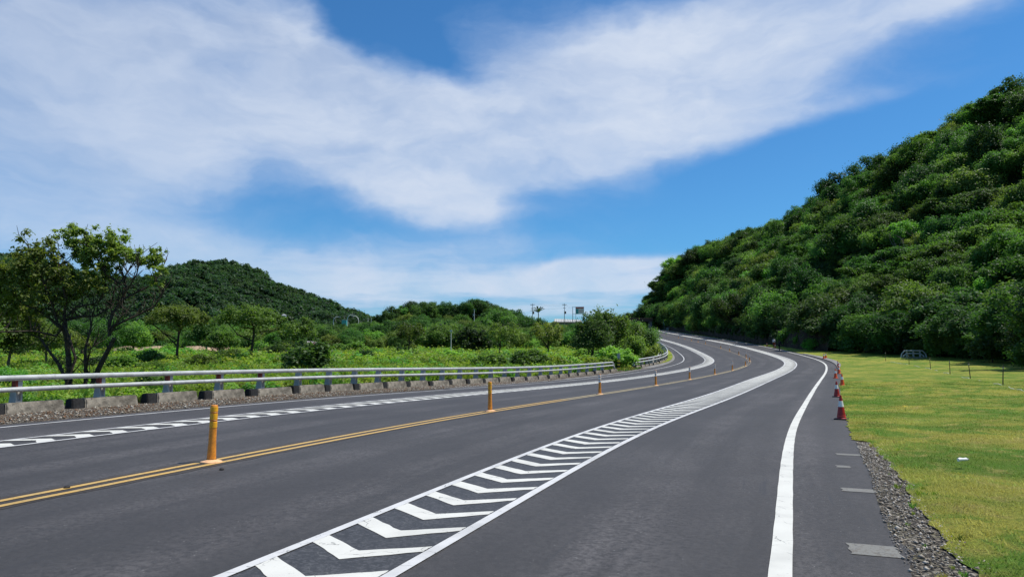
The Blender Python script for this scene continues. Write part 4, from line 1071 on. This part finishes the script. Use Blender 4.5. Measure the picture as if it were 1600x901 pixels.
# ------------------------------------------------------------------ kerb blocks
def hexa(mb, x0, x1, y0, y1, h, bat, T=None, mi=0, cut=.02):
    vs = [(x0, y0, -.1), (x1, y0, -.1), (x1, y1, -.1), (x0, y1, -.1), (x0 + cut, y0 + bat, h), (x1 - cut, y0 + bat, h), (x1 - cut, y1 - bat * .3, h), (x0 + cut, y1 - bat * .3, h)]
    mb.add(vs, [(0,3,2,1),(4,5,6,7),(0,1,5,4),(1,2,6,5),(2,3,7,6),(3,0,4,7)], mi)
blk = []
for v_ in range(3):
    r_ = empty('kerb_block') if v_ == 0 else None
    b = MB(); hexa(b, .40, 2.02 + .04 * v_, 0, .34, .30 - .015 * v_, .07)
    mc = b.mesh('block', M['concrete']); b = MB(); hexa(b, -.0, .398, -.006, .345, .303 - .015 * v_, .07, cut=.03); mk = b.mesh('black_end', M['black_paint'])
    for m_ in (mc, mk):
        import bmesh
        bm = bmesh.new(); bm.from_mesh(m_); bmesh.ops.bevel(bm, geom=list(bm.edges), offset=.025, segments=2, affect='EDGES'); bm.to_mesh(m_); bm.free()
        m_.polygons.foreach_set('use_smooth', [False] * len(m_.polygons))
    blk.append((mc, mk))
    if r_: bpy.data.objects.remove(r_)
bl_s = [7.6, 9.79, 11.96, 14.3, 16.5, 18.6, 20.9, 22.95, 24.95, 27.2] + [29.4 + 2.18 * i for i in range(17)] + [73.6 + 2.2 * i for i in range(17)]
ordn = ['cut off by the frame edge', 'with grass growing at its far end', 'second in the row, below the rusty bracket', 'third in the row, above the pebbles', 'fourth in the row', 'left of the nearest amber post', 'right of the nearest amber post', 'seventh in the row', 'eighth in the row', 'ninth in the row']
for i, s__ in enumerate(bl_s):
    r_ = empty('kerb_block', W(s__, -10.22 + random.uniform(-.05, .05), .02)); r_.rotation_euler = (0, 0, R(90) - heading(s__) + random.uniform(-.02, .02))
    sp_ = (bl_s[i + 1] - s__) if i + 1 < len(bl_s) else 2.2
    sp_ = min(sp_, 2.5); r_.scale = (sp_ / (2.17 if i < 5 else 2.05), 1, random.uniform(.94, 1.05))
    mc, mk = blk[i % 3]; link('block', mc, r_); link('black_end', mk, r_)
    if i < 10: tag(r_, 'concrete kerb block with a black painted end, ' + ordn[i], 'kerb block', 'kerb blocks below the guardrail')
    elif i < 27: tag(r_, 'smaller-looking weathered kerb block abutting its neighbours toward the first rail end', 'kerb block', 'far kerb blocks of the first guardrail')
    else: tag(r_, 'tiny dark and grey kerb block under the curved second guardrail', 'kerb block', 'kerb blocks of the second guardrail')

# ------------------------------------------------------------------ guardrails
def rail_post_mesh():
    b = MB()   # local x along the rail, +y toward the road; tapered web and bright U flange
    b.add([(-.10, -.30, -.1), (.08, -.30, -.1), (.08, -.02, -.1), (-.10, -.02, -.1), (-.07, -.16, .93), (.05, -.16, .93), (.05, -.0, .93), (-.07, -.0, .93)],
          [(0,3,2,1),(4,5,6,7),(0,1,5,4),(1,2,6,5),(2,3,7,6),(3,0,4,7)], 0)
    return b.mesh('post', M['galv_dull'])
def flange_mesh():
    b = MB()
    for x0, x1 in ((-.10, -.055), (.035, .08)): b.box((x0, -.015, .05), (x1, .03, .60))
    b.box((-.0545, -.0145, .05), (.0345, .025, .34)); b.box((-.07, .002, .70), (.05, .05, .86))
    return b.mesh('flange', M['galv'])
pm_, fm_ = rail_post_mesh(), flange_mesh()
b = MB(); b.box((-.125, -.12, .70), (-.07, .05, .86)); rm_ = b.mesh('bracket', M['rust'])

def guardrail(label, s0, s1, o0, post_list, bend0, bend1, seams, hi=.93, lo=.635, group='steel guardrails'):
    root = empty('guardrail', W(s0, o0)); inv = Vector(root.location); tag(root, label, 'guardrail', group)
    def pipe(name, h, r, oo):
        cuts = [s0] + list(seams) + [s1]
        for a, c in zip(cuts[:-1], cuts[1:]):
            n_ = max(3, int((c - a) / 1.2) + 1); ss = list(np.linspace(a, c, n_)); pts = [Vector(p) for p in W(ss, [oo] * n_, h).tolist()]
            rad = [r] * len(pts)
            if a == s0 and bend0: pts = [Vector(W(s0 - .75, oo, .30 if h > .8 else .30).tolist()), Vector(W(s0 - (.62 if h > .8 else .52), oo, h * .72).tolist()), Vector(W(s0 - (.3 if h > .8 else .25), oo, h * .96).tolist())] + pts; rad = [r] * len(pts)
            if c == s1 and bend1: pts = pts + [Vector(W(s1 + .3, oo, h * .96).tolist()), Vector(W(s1 + .62, oo, h * .72).tolist()), Vector(W(s1 + .75, oo, .30).tolist())]; rad = [r] * len(pts)
            b_ = MB(); b_.tube([p - inv for p in pts], rad, 14); b_.build(name, M['galv'], root)
            if c != s1:
                pj = W([c - .05, c + .05], [oo] * 2, h); cj = MB(); cj.tube([Vector(p) - inv for p in pj.tolist()], r * 1.05, 14); cj.build('rail_joint', M['galv'], root)
    pipe('upper_rail', hi, .073, o0 + .07); pipe('lower_rail', lo, .064, o0 + .12)
    for i, s__ in enumerate(post_list):
        p = link('post', pm_, root); p.location = Vector(W(s__, o0).tolist()) - inv; p.rotation_euler = (0, 0, R(90) - heading(s__) + math.pi)
        # local +y must face the road (increasing o)
        p.rotation_euler = (0, 0, R(90) - heading(s__)); p.scale = (1, -1, 1)
        f_ = link('flange', fm_, p)
        if i < 6: link('bracket', rm_, p)
    return root
guardrail('long pale steel guardrail with two pipe rails behind the row of kerb blocks', -12, 65.3, -10.42, [8.4, 10.6, 12.95, 15.3, 17.4, 19.4, 21.5, 23.45, 25.3, 27.2] + [29.3 + 2.1 * i for i in range(17)] + [-1, 1.4, 3.7, 6.1],
          False, True, [11.4, 15.6, 21.3, 31.8, 42.3, 52.8])
guardrail('second pipe guardrail bending round the inner side of the curve', 73.4, 215, -10.35, [74.5 + 2.6 * i for i in range(28)], True, False, [84, 95, 120])
def short_rail():
    g0 = W(95.5, 18.9, 0); z0 = float(ground(g0[0], g0[1])[0]) + .05
    root = empty('guardrail', (g0[0], g0[1], z0), R(-22)); tag(root, 'short arched grey pipe guardrail at the back of the lawn before the woods', 'guardrail')
    for nm, hh_, w, yy in (('upper_rail', .95, 1.35, 0), ('lower_rail', .62, 1.12, .12)):
        b_ = MB(); b_.tube([(-w, yy, .15), (-w + .08, yy, hh_ * .6), (-w + .4, yy, hh_), (0, yy, hh_ + .01), (w - .4, yy, hh_), (w - .08, yy, hh_ * .6), (w, yy, .15)], .075, 10); b_.build(nm, M['galv'], root)
    for x in (-.7, .0, .7):
        b_ = MB(); b_.box((x - .08, .10, -.2), (x + .08, .30, .93)); b_.build('post', M['galv_dull'], root)
    b_ = MB(); hexa(b_, -1.3, 1.3, -.1, .35, .22, .05); b_.build('footing', M['concrete'], root)
short_rail()
guardrail('tiny distant guardrail piece where the road disappears', 372, 386, 10.6, [373, 378, 383], True, True, [], group=None)

# ------------------------------------------------------------------ wire fence posts on the lawn
fp = [(36.98, 17.1, 0), (42.42, 17.26, 5), (50.71, 16.96, -5), (59.82, 16.8, 0), (71.71, 16.55, -4), (81.35, 15.73, -3), (90.13, 14.72, 0)]
fl = ['', 'thin dark stake nearest the camera on the lawn, leaning right', 'thin dark stake leaning left, second from the camera', 'upright thin stake in the middle of the lawn row', 'leaning thin stake before the small guardrail', 'short leaning stake under the small guardrail', 'faint farthest stake near the shaded grass']
tops = []
for i, (s__, o__, ln) in enumerate(fp):
    base = W(s__, o__, .1)
    base[2] = float(ground(base[0], base[1])[0]) + .08
    if i:
        r_ = empty('fence_stake', base); tag(r_, fl[i], 'stake', 'thin stakes on the lawn')
        b = MB(); b.tube([(0, 0, -.2), (math.sin(R(ln)) * .5, 0, .5), (math.sin(R(ln)) * 1.12, 0, 1.1)], [.028, .026, .022], 7); b.build('stake', M['wood_post'], r_)
        b = MB(); b.tube([(math.sin(R(ln)) * .9 - .03, 0, .92), (math.sin(R(ln)) * .9 + .03, 0, .92)], .03, 6); b.build('wire_tie', M['galv_dull'], r_)
    tops.append(base)
pts = []
for a, c in zip(tops[:-1], tops[1:]):
    for t in np.linspace(0, 1, 7)[:-1]:
        p = a * (1 - t) + c * t; pts.append(Vector((p[0] + .08 * math.sin(t * 9), p[1], p[2] + .03 + .03 * math.sin(t * 6.28 * 2))))
b = MB(); b.tube([(tops[0][0] - 1.2, tops[0][1] - 3.5, tops[0][2])] + pts, .016, 5)
tag(b.build('rope', M['rope']), 'pale rope lying on the lawn along the thin stakes', 'rope')

# litter on the lawn and the road
p = W(9.97, 10.82, .12); r_ = empty('plastic_bottle', p, .3); tag(r_, 'crushed white plastic bottle lying on the lawn', 'bottle')
b = MB(); b.tube([(-.09, 0, .03), (-.05, 0, .034), (.03, .005, .03), (.07, .0, .032), (.085, 0, .03)], [.026, .03, .024, .027, .014], 10); b.build('bottle', M['white_plastic'], r_)
b = MB(); b.tube([(.085, 0, .03), (.11, 0, .03)], .014, 8); b.build('cap', M['roof_grey'], r_)
p = W(23, 11.33, .13); r_ = empty('flower', p); tag(r_, 'small yellow flower in the grass beside the cones', 'flower')
b = MB()
for k_ in range(6):
    a = k_ * 1.047; b.add([(0, 0, .10), (.06*math.cos(a-.3), .06*math.sin(a-.3), .12), (.10*math.cos(a), .10*math.sin(a), .10), (.06*math.cos(a+.3), .06*math.sin(a+.3), .12)], [(0, 1, 2, 3)])
b.build('petals', M['yellow'], r_); b = MB(); b.tube([(0, 0, -.03), (0, 0, .10)], .006, 5); b.build('stem', M['leaf_bright'], r_)
p = W(5.45, .62, .0); b = MB(); b.lathe([(0, 0), (.03, 0), (.035, .015), (.02, .03), (0, .032)], 8); o = b.build('rubber_scrap', M['rubber']); o.location = p.tolist(); tag(o, 'small black scrap on the asphalt beside the nearest amber post', 'debris')
p = W(3.6, -.13, .01); b = MB(); b.lathe([(0, 0), (.035, 0), (.04, .012), (.02, .028), (0, .03)], 7); o = b.build('clod', M['rubber']); o.location = p.tolist(); tag(o, 'dark clod lying on the yellow double line', 'debris')

# lawn blades near the camera
n = 190000
s = -4 + np.minimum(52 * rng.random(n)**1.9, 60); lo9 = np.interp(s, sl_, lo_); o_ = lo9 + .02 + (14) * rng.random(n)**1.3
P = W(s, o_, .012); P[:, 2] += hump(s, o_) - .005
hh = (.018 + .035 * rng.random(n)); la = rng.random(n) * 6.28; wd = .0035 + .004 * rng.random(n) + .0003 * s.clip(0)
dx, dy = np.cos(la), np.sin(la); wv_ = np.stack([-dy, dx, 0 * dx], 1) * wd[:, None]; tip = np.stack([dx * hh * .8, dy * hh * .8, hh], 1)
v = np.stack([P - wv_, P + wv_, P + tip], 1)
pt = .5 + .28 * np.sin(s * 1.1 + np.sin(o_ * .9) * 2) * np.sin(o_ * 1.3 + s * .6) + .22 * np.sin(s * 3.3 + o_) * np.sin(o_ * 2.9 - s * 1.3)
o = link('grass', npmesh('grass', v.reshape(-1, 3), np.arange(n * 3).reshape(n, 3), M['grass'], tint=np.repeat(np.clip(pt * .8 + rng.random(n) * .35 - .05, 0, 1), 3)))
tag(o, 'short yellow-green mown grass of the lawn', 'grass', kind='stuff')
# weed tufts sprouting along gravel and kerb
x9 = []; 
for _ in range(70):
    s__ = random.uniform(0, 14); x9.append(W(s__, float(AR(s__)) + random.uniform(.05, .6)**.6, 0))
for _ in range(260):
    s__ = random.uniform(3, 66); x9.append(W(s__, -10.75 + random.uniform(-.5, .2), 0))
for _ in range(60):
    s__ = random.uniform(66.5, 73); x9.append(W(s__, random.uniform(-11.4, -9.6), 0))
tsm = [blade_tuft(26, .16, .006, .08, 'leaf_weed'), blade_tuft(22, .12, .007, .07, 'leaf_bright'), blade_tuft(22, .18, .005, .08, 'leaf_dry')]
scatter('kerb_weeds', np.array(x9), np.concatenate([.2 + .35 * rng.random(70), 1.0 + 1.1 * rng.random(320)]), tsm, 'small weed tufts growing along the gravel and the kerb blocks', 'weeds')

# ------------------------------------------------------------------ small far things
def rise(px, py, Y): return ((px - CX) / F * Y, Y, HC + (HZ - py) / F * Y)
def pole(name, label, px, Y, top, base, r, m, extra=None, cat='pole', group=None):
    x, y, z1 = rise(px, top, Y); z0 = HC + (HZ - base) / F * Y
    r_ = empty(name, (x, y, z0)); tag(r_, label, cat, group); h = z1 - z0
    b = MB(); b.tube([(0, 0, -3), (0, 0, h * .5), (0, 0, h)], [r, r * .85, r * .65], 8); b.build('shaft', M[m], r_)
    if extra: extra(r_, h)
    return r_
def lamp_arm(sgn, m='pole_grey'):
    def f_(r_, h):
        b = MB(); b.tube([(0, 0, h), (.3*sgn, 0, h + .9), (1.1*sgn, 0, h + 1.5), (2.2*sgn, 0, h + 1.6)], [.16, .15, .13, .12], 6); b.build('arm', M[m], r_)
        b = MB(); b.box((min(1.9*sgn, 2.9*sgn), -.14, h + 1.5), (max(1.9*sgn, 2.9*sgn), .14, h + 1.66)); b.build('lamp_head', M['galv'], r_)
    return f_
pole('street_lamp', 'curved-arm street lamp before the far hill, the leftmost of three', 521, 300, 501, 525, .20, 'pole_white', lamp_arm(1, 'pole_white'), 'street lamp', 'street lamps before the far hill')
pole('street_lamp', 'tallest curved-arm street lamp beside the teal sheet', 543, 280, 498, 530, .22, 'pole_white', lamp_arm(1, 'pole_white'), 'street lamp', 'street lamps before the far hill')
pole('street_lamp', 'street lamp whose arm curls back toward the tallest lamp', 560, 285, 500, 525, .20, 'pole_white', lamp_arm(-1, 'pole_white'), 'street lamp', 'street lamps before the far hill')
pole('marker_mast', 'thin pale mast at the saddle between hill and rise, left of a pair', 575, 300, 496, 518, .12, 'pole_white'); pole('marker_mast', 'thin pale mast at the saddle between hill and rise, right of a pair', 580, 300, 496, 518, .12, 'pole_white')
pole('white_pole', 'slim white pole standing in the meadow grass', 705, 105, 517, 557, .075, 'pole_white', lambda r_, h: MB_cap(r_, h)) if False else None
def cap_(r_, h):
    b = MB(); b.box((-.16, -.1, h), (.16, .1, h + .22)); b.build('lamp_head', M['galv'], r_)
pole('white_pole', 'slim white pole standing in the meadow grass', 705, 105, 518, 556, .07, 'pole_white', cap_)
pole('white_pole', 'short white pole among trees on the rise', 741, 215, 484, 510, .12, 'pole_white', cap_)
def util(r_, h):
    b = MB()
    b.box((-.75, -.06, h - .7), (.75, .06, h - .58)); b.box((-.5, -.06, h - 1.7), (.5, .06, h - 1.58)); b.build('crossarm', M['pole_grey'], r_)
    for x in (-.65, -.25, .25, .65):
        c = MB(); c.lathe([(0, 0), (.09, 0), (.06, .3), (0, .32)], 6); o = c.build('insulator', M['galv'], r_); o.location = (x, 0, h - .5)
    c = MB(); c.lathe([(0, 0), (.28, 0), (.28, .9), (0, .95)], 10); o = c.build('transformer', M['dark_steel'], r_); o.location = (.35, 0, h - 3.8)
pole('utility_pole', 'utility pole with a transformer rising over the long white roof', 882, 270, 474, 506, .12, 'pole_grey', util, 'utility pole', 'utility poles near the white roofs')
pole('utility_pole', 'utility pole beside the palm tree', 832, 265, 474, 500, .11, 'pole_grey', util, 'utility pole', 'utility poles near the white roofs')
pole('utility_pole', 'plain grey pole joined to the billboard frame', 895, 268, 479, 506, .12, 'pole_grey', lambda r_, h: None, 'utility pole', 'utility poles near the white roofs')
# wires between the poles
b = MB()
for dz in (0, .5, -1.0):
    p0 = Vector(rise(832, 476, 265)) + Vector((0, 0, dz)); p1 = Vector(rise(882, 477, 270)) + Vector((0, 0, dz)); p2 = Vector(rise(895, 481, 268)) + Vector((0, 0, dz))
    for a, c in ((p0, p1), (p1, p2)): b.tube([a, (a + c) / 2 - Vector((0, 0, .5)), c], .012, 4, cap=False)
tag(b.build('power_line', M['pole_grey']), 'sagging power lines strung between the poles by the billboard', 'power line')
# billboard
x, y, z = rise(906, 492, 270); r_ = empty('billboard', (x, y, z)); tag(r_, 'small billboard with teal, white and reddish bands on a steel frame', 'billboard')
b = MB(); b.box((-1.55, -.1, .3), (1.55, .1, 3.0)); b.build('panel', M['white_plastic'], r_)
b = MB(); b.box((-1.5, -.14, 2.3), (1.5, -.11, 2.9)); b.build('red_band', M['sign_red'], r_)
b = MB(); b.box((-1.5, -.14, .4), (-.5, -.11, 2.2)); b.build('teal_band', M['teal'], r_)
b = MB()
for k_ in range(6): b.box((-.35 + k_ * .3, -.13, .9), (-.15 + k_ * .3, -.105, 1.15)); b.box((-.35 + k_ * .3, -.13, 1.5), (-.13 + k_ * .3, -.105, 1.8))
b.build('lettering', M['sign_red'], r_)
b = MB()
for xx in (-1.5, 1.45): b.box((xx, .1, -6), (xx + .12, .25, 3.1))
b.box((-2.4, .1, 2.9), (-1.5, .2, 3.0)); b.box((-2.4, .1, .4), (-1.5, .2, .5)); b.build('frame', M['pole_grey'], r_)
# buildings
def hall(name, label, px0, px1, ytop, ybot, Y, roofm, dep, cat='building'):
    x0, y0, z1 = rise(px0, ytop, Y); x1, _, z0 = rise(px1, ybot, Y); w = x1 - x0; h = z1 - z0
    r_ = empty(name, (x0, y0, z0)); tag(r_, label, cat)
    b = MB(); b.box((.2, .3, -5), (w - .2, dep, h * .1)); b.build('wall', M['wall_grey'], r_)
    b = MB(); b.add([(0, 0, 0), (w, 0, -h * .1), (w * .96, dep * .55, h * .75), (0.04 * w, dep * .55, h), (0, dep, 0), (w, dep, 0)], [(0, 1, 2, 3), (3, 2, 5, 4), (0, 3, 4), (1, 5, 2)]); b.build('roof', M[roofm], r_)
    b = MB()
    for k_ in range(1, 12): b.tube([(w * k_ / 12, .0, .06 - h * .01 * k_), (w * (.04 + .92 * k_ / 12), dep * .55, h * (1 - .25 * k_ / 12) + .06)], .05, 4)
    b.build('roof_seam', M['roof_grey'], r_)
    for k_ in range(4):
        c = MB(); c.box((w * (.1 + .22 * k_), .25, -2.2), (w * (.1 + .22 * k_) + 1.2, .29, -1.0)); c.build('window', M['dark_steel'], r_)
    return r_
hall('long_building', 'long low building with a white sheet roof below the billboard', 866, 911, 497, 503, 275, 'roof_white', 9)
hall('shed', 'small shed with a pale grey roof before the palm', 836, 848, 499, 504, 262, 'roof_grey', 5)
hall('red_roofed_hut', 'low hut with a rusty red roof half hidden by bushes', 474, 494, 533, 537, 130, 'red_roof', 3)
# arched sheet roof
x0, y0, z1 = rise(805, 500, 235); r_ = empty('greenhouse', (x0, y0, z1)); tag(r_, 'curved pale sheet roof bulging above the shrubs', 'building')
b = MB(); n_ = 10; w = 33 / F * 235
vs = [];
for i_ in range(n_ + 1):
    t = i_ / n_; z = math.sin(t * math.pi * .8 + .35) * .8 - .9 * t; vs += [(w * t, 0, z), (w * t, 7, z + .35)]
b.add(vs, [(2*i_, 2*i_+2, 2*i_+3, 2*i_+1) for i_ in range(n_)], 0, True); b.build('roof', M['roof_white'], r_)
b = MB(); b.box((.2, .1, -4), (w - .2, 6.8, -.75)); b.build('wall', M['wall_grey'], r_)
x0, y0, z1 = rise(534, 501, 290); r_ = empty('teal_shed', (x0, y0, z1)); tag(r_, 'small teal sheet wall below the tallest street lamp', 'building')
b = MB(); b.box((0, 0, -2.5), (1.8, 1.5, .3)); b.build('wall', M['teal'], r_); b = MB(); b.box((-.1, -.1, .3), (1.9, 1.6, .42)); b.build('roof', M['roof_white'], r_)
x0, y0, z1 = rise(440, 492, 330); r_ = empty('white_hut', (x0, y0, z1 - 1)); tag(r_, 'tiny white hut at the foot of the far hill', 'building')
b = MB(); b.box((0, 0, -1), (1.6, 1.6, .8)); b.build('wall', M['roof_white'], r_); b = MB(); b.add([(-.2, -.2, .8), (1.8, -.2, .8), (1.8, 1.8, .8), (-.2, 1.8, .8), (.8, .8, 1.5)], [(0, 1, 4), (1, 2, 4), (2, 3, 4), (3, 0, 4), (3, 2, 1, 0)]); b.build('roof', M['roof_grey'], r_)
# palm
def palm(label, px, Y, ytop, ybot, fr):
    x, y, z0 = rise(px, ybot, Y); z1 = HC + (HZ - ytop) / F * Y; h = z1 - z0
    r_ = empty('palm_tree', (x, y, z0)); tag(r_, label, 'palm')
    b = MB(); b.tube([(0, 0, -3), (.1, 0, h * .3), (0, 0, h * .5)], [.22, .16, .14], 7); b.build('trunk', M['bark_pale'], r_)
    for k_ in range(15):
        a = k_ * 2.4; el_ = random.uniform(.45, 1.4); c = MB(); P_ = []
        for q_ in range(6):
            t = q_ / 5; rr = fr * t; P_.append(Vector((math.cos(a) * rr * math.cos(el_) * 1.2, math.sin(a) * rr * math.cos(el_) * 1.2, h * .5 + rr * math.sin(el_) - fr * .30 * t * t)))
        c.tube(P_, .04, 4, cap=False)
        for q_ in range(5):
            for s9 in (-1, 1):
                for u in (0, .5):
                    p = P_[q_].lerp(P_[q_+1], u); d = (P_[q_+1] - P_[q_]).normalized(); sd = d.cross(Vector((0, 0, 1))).normalized() * s9
                    c.add([p, p + d * .28, p + sd * .42 * fr / 2.5 + d * .35 - Vector((0, 0, .2))], [(0, 1, 2)])
        c.build('frond', M['leaf_dark'], r_)
palm('palm with upswept fronds standing against the cloud by the utility pole', 841, 262, 475, 500, 2.9)
palm('small palm with brownish fronds inside the scrub of the rise', 694, 190, 498, 530, 2.4)
# bare earth bank in the meadow
xe, ye = at(255, 128); tgx = []
for i_, (px, Y, w) in enumerate(((195, 120, 4.5), (240, 124, 6.5), (300, 126, 7.5), (345, 128, 4))):
    x, y = at(px, Y); g0 = float(ground(x, y)[0]); b = MB()
    n_ = 14; vs = []
    for q_ in range(n_):
        a = q_ / n_ * 6.28; rr = 1 + .2 * math.sin(a * 3 + i_); vs.append((math.cos(a) * w / 2 * rr, math.sin(a) * 2.2 * rr, 0))
    top = [(vx * .7, vy * .5 + .3, 1.35 + .15 * math.sin(vx)) for vx, vy, _ in vs]
    b.add(vs + top, [(q_, (q_+1) % n_, n_ + (q_+1) % n_, n_ + q_) for q_ in range(n_)] + [tuple(range(n_, 2*n_))], 0, True)
    o = b.build('earth_mound', M['earth']); o.location = (x, y, g0 + .5)
    tag(o, 'low mound of bare reddish-tan earth in the meadow, ' + ['farthest toward the big tree', 'left of the brownish-crowned tree', 'right of the brownish-crowned tree', 'beside the umbrella-shaped tree'][i_], 'earth mound', 'bare earth mounds in the meadow')

# marker post in the gap, with yellow-black stripes and blue-grey plate
p = W(69.5, -10.9, 0); r_ = empty('hazard_marker', p, -heading(69)); tag(r_, 'small marker with a blue-grey plate above yellow and black stripes in the rail gap', 'road marker')
b = MB(); b.tube([(0, 0, -.2), (0, 0, 1.75)], .035, 8); b.build('shaft', M['pole_grey'], r_)
b = MB(); b.box((-.15, -.06, 1.22), (.15, -.04, 1.66)); b.build('plate', M['roof_grey'], r_)
for k_ in range(5):
    b = MB(); b.box((-.13, -.055, .12 + .18 * k_), (.13, -.036, .29 + .18 * k_)); b.build('stripe', M['yellow' if k_ % 2 == 0 else 'black_paint'], r_)
# sign where the road disappears
p = W(392, 10.3, 0); r_ = empty('road_sign', p); tag(r_, 'narrow white vertical road sign where the road disappears', 'road sign')
b = MB(); b.tube([(0, 0, -.5), (0, 0, 5.6)], .09, 8); b.build('shaft', M['pole_grey'], r_)
b = MB(); b.box((-.45, -.10, 2.6), (.45, -.06, 5.4)); b.build('plate', M['white_plastic'], r_)
# dark overpass / shed at the end of the road
p = W(405, -3, 0); r_ = empty('overpass', p, R(3)); tag(r_, 'dark low overpass with a rusty brown deck across the end of the road', 'overpass')
b = MB(); b.box((-16, 0, 4.6), (10, 5, 5.9)); b.build('deck', M['dark_steel'], r_)
b = MB(); b.box((-16, -.25, 5.9), (10, .0, 6.5)); b.build('parapet', M['brown_deck'], r_)
for xx in (-15.5, -7, 8.5):
    b = MB(); b.box((xx, .5, -2), (xx + 1.2, 4.5, 4.6)); b.build('pier', M['wall_grey'], r_)
# parapet behind the second guardrail
s7 = np.arange(86, 112, 2.)
b = MB(); Pl = W(s7, -11.2 + 0 * s7, 0); 
for i_ in range(len(s7) - 1):
    a, c = Vector(Pl[i_]), Vector(Pl[i_+1]); sd = Vector((c - a)).cross(Vector((0, 0, 1))).normalized() * .2
    b.add([a - sd - Vector((0, 0, 1)), c - sd - Vector((0, 0, 1)), c + sd - Vector((0, 0, 1)), a + sd - Vector((0, 0, 1)), a - sd + Vector((0, 0, .75)), c - sd + Vector((0, 0, .75)), c + sd + Vector((0, 0, .75)), a + sd + Vector((0, 0, .75))],
          [(0,3,2,1),(4,5,6,7),(0,1,5,4),(1,2,6,5),(2,3,7,6),(3,0,4,7)])
tag(b.build('parapet_wall', M['galv_dull']), 'dark grey parapet behind the bend of the second guardrail', 'wall')


# ------------------------------------------------------------------ the walkers
def person(label, s__, o__, rz, top_m, leg_m, stride, pack):
    p = W(s__, o__, 0); root = empty('person', p, rz); tag(root, label, 'person')
    V = []; E_ = []; Rr = []
    def add(co, r, par=None):
        V.append(co); Rr.append(r)
        if par is not None: E_.append((par, len(V) - 1))
        return len(V) - 1
    pel = add((0, 0, .95), (.155, .115)); w_ = add((0, 0, 1.12), (.14, .10), pel); ch = add((0, .02, 1.33), (.17, .12), w_); nk = add((0, .02, 1.48), (.055, .055), ch)
    hd = add((0, .04, 1.58), (.075, .085), nk); add((0, .04, 1.68), (.07, .08), hd)
    for sg in (-1, 1):
        h_ = add((.09 * sg, 0, .88), (.09, .09), pel); kn = add((.09 * sg, .10 * sg * stride + .04, .49), (.06, .06), h_); an = add((.09 * sg, .20 * sg * stride - .02, .09), (.04, .04), kn); add((.09 * sg, .20 * sg * stride + .14, .04), (.035, .03), an)
        sh = add((.19 * sg, .02, 1.40), (.055, .055), ch); el_ = add((.25 * sg, -.10 * sg * stride, 1.14), (.04, .04), sh); wr = add((.24 * sg, -.14 * sg * stride + .10, .93), (.028, .028), el_)
        for f_ in range(4): add((.24 * sg + (f_ - 1.5) * .014 * 1, -.14 * sg * stride + .13, .82 - .01 * (f_ in (1, 2))), (.009, .009), wr)
        add((.215 * sg, -.14 * sg * stride + .16, .88), (.010, .010), wr)
    me = bpy.data.meshes.new('body'); me.from_pydata(V, E_, []); ob = link('body', me, root)
    md = ob.modifiers.new('skin', 'SKIN')
    for i_, r_ in enumerate(Rr): me.skin_vertices[0].data[i_].radius = r_; me.skin_vertices[0].data[i_].use_root = (i_ == 0)
    sd = ob.modifiers.new('sub', 'SUBSURF'); sd.levels = 1; sd.render_levels = 1
    dg = bpy.context.evaluated_depsgraph_get(); m2 = bpy.data.meshes.new_from_object(ob.evaluated_get(dg)); ob.modifiers.clear(); ob.data = m2
    m2.materials.clear()
    for m_ in ('skin', top_m, leg_m, 'rubber'): m2.materials.append(M[m_])
    for pl in m2.polygons:
        z, x = pl.center.z, abs(pl.center.x)
        pl.material_index = 3 if z < .09 else 2 if (z < .97 and x < .19) else 1 if (z < 1.46 and not (z < 1.0)) else 0
        pl.use_smooth = True
    b = MB(); b.lathe([(0, .115), (.05, .10), (.085, .05), (.092, 0), (.085, -.05), (.07, -.09)], 12); h = b.build('hair', M['hair'], root); h.location = (0, .02, 1.635)
    if pack:
        b = MB(); b.box((-.15, -.26, 1.08), (.15, -.10, 1.46)); b.build('backpack', M['cloth_dark'], root)
    return root
person('person in dark clothes with a backpack walking on the outer lane edge', 121.9, 7.6, R(200) * 0 + R(20), 'cloth_dark', 'cloth_dark', 1, True)
person('person in a white top and rust-coloured trousers beside the far cone', 134.6, 9.0, R(-15), 'cloth_white', 'cloth_rust', -.6, False)
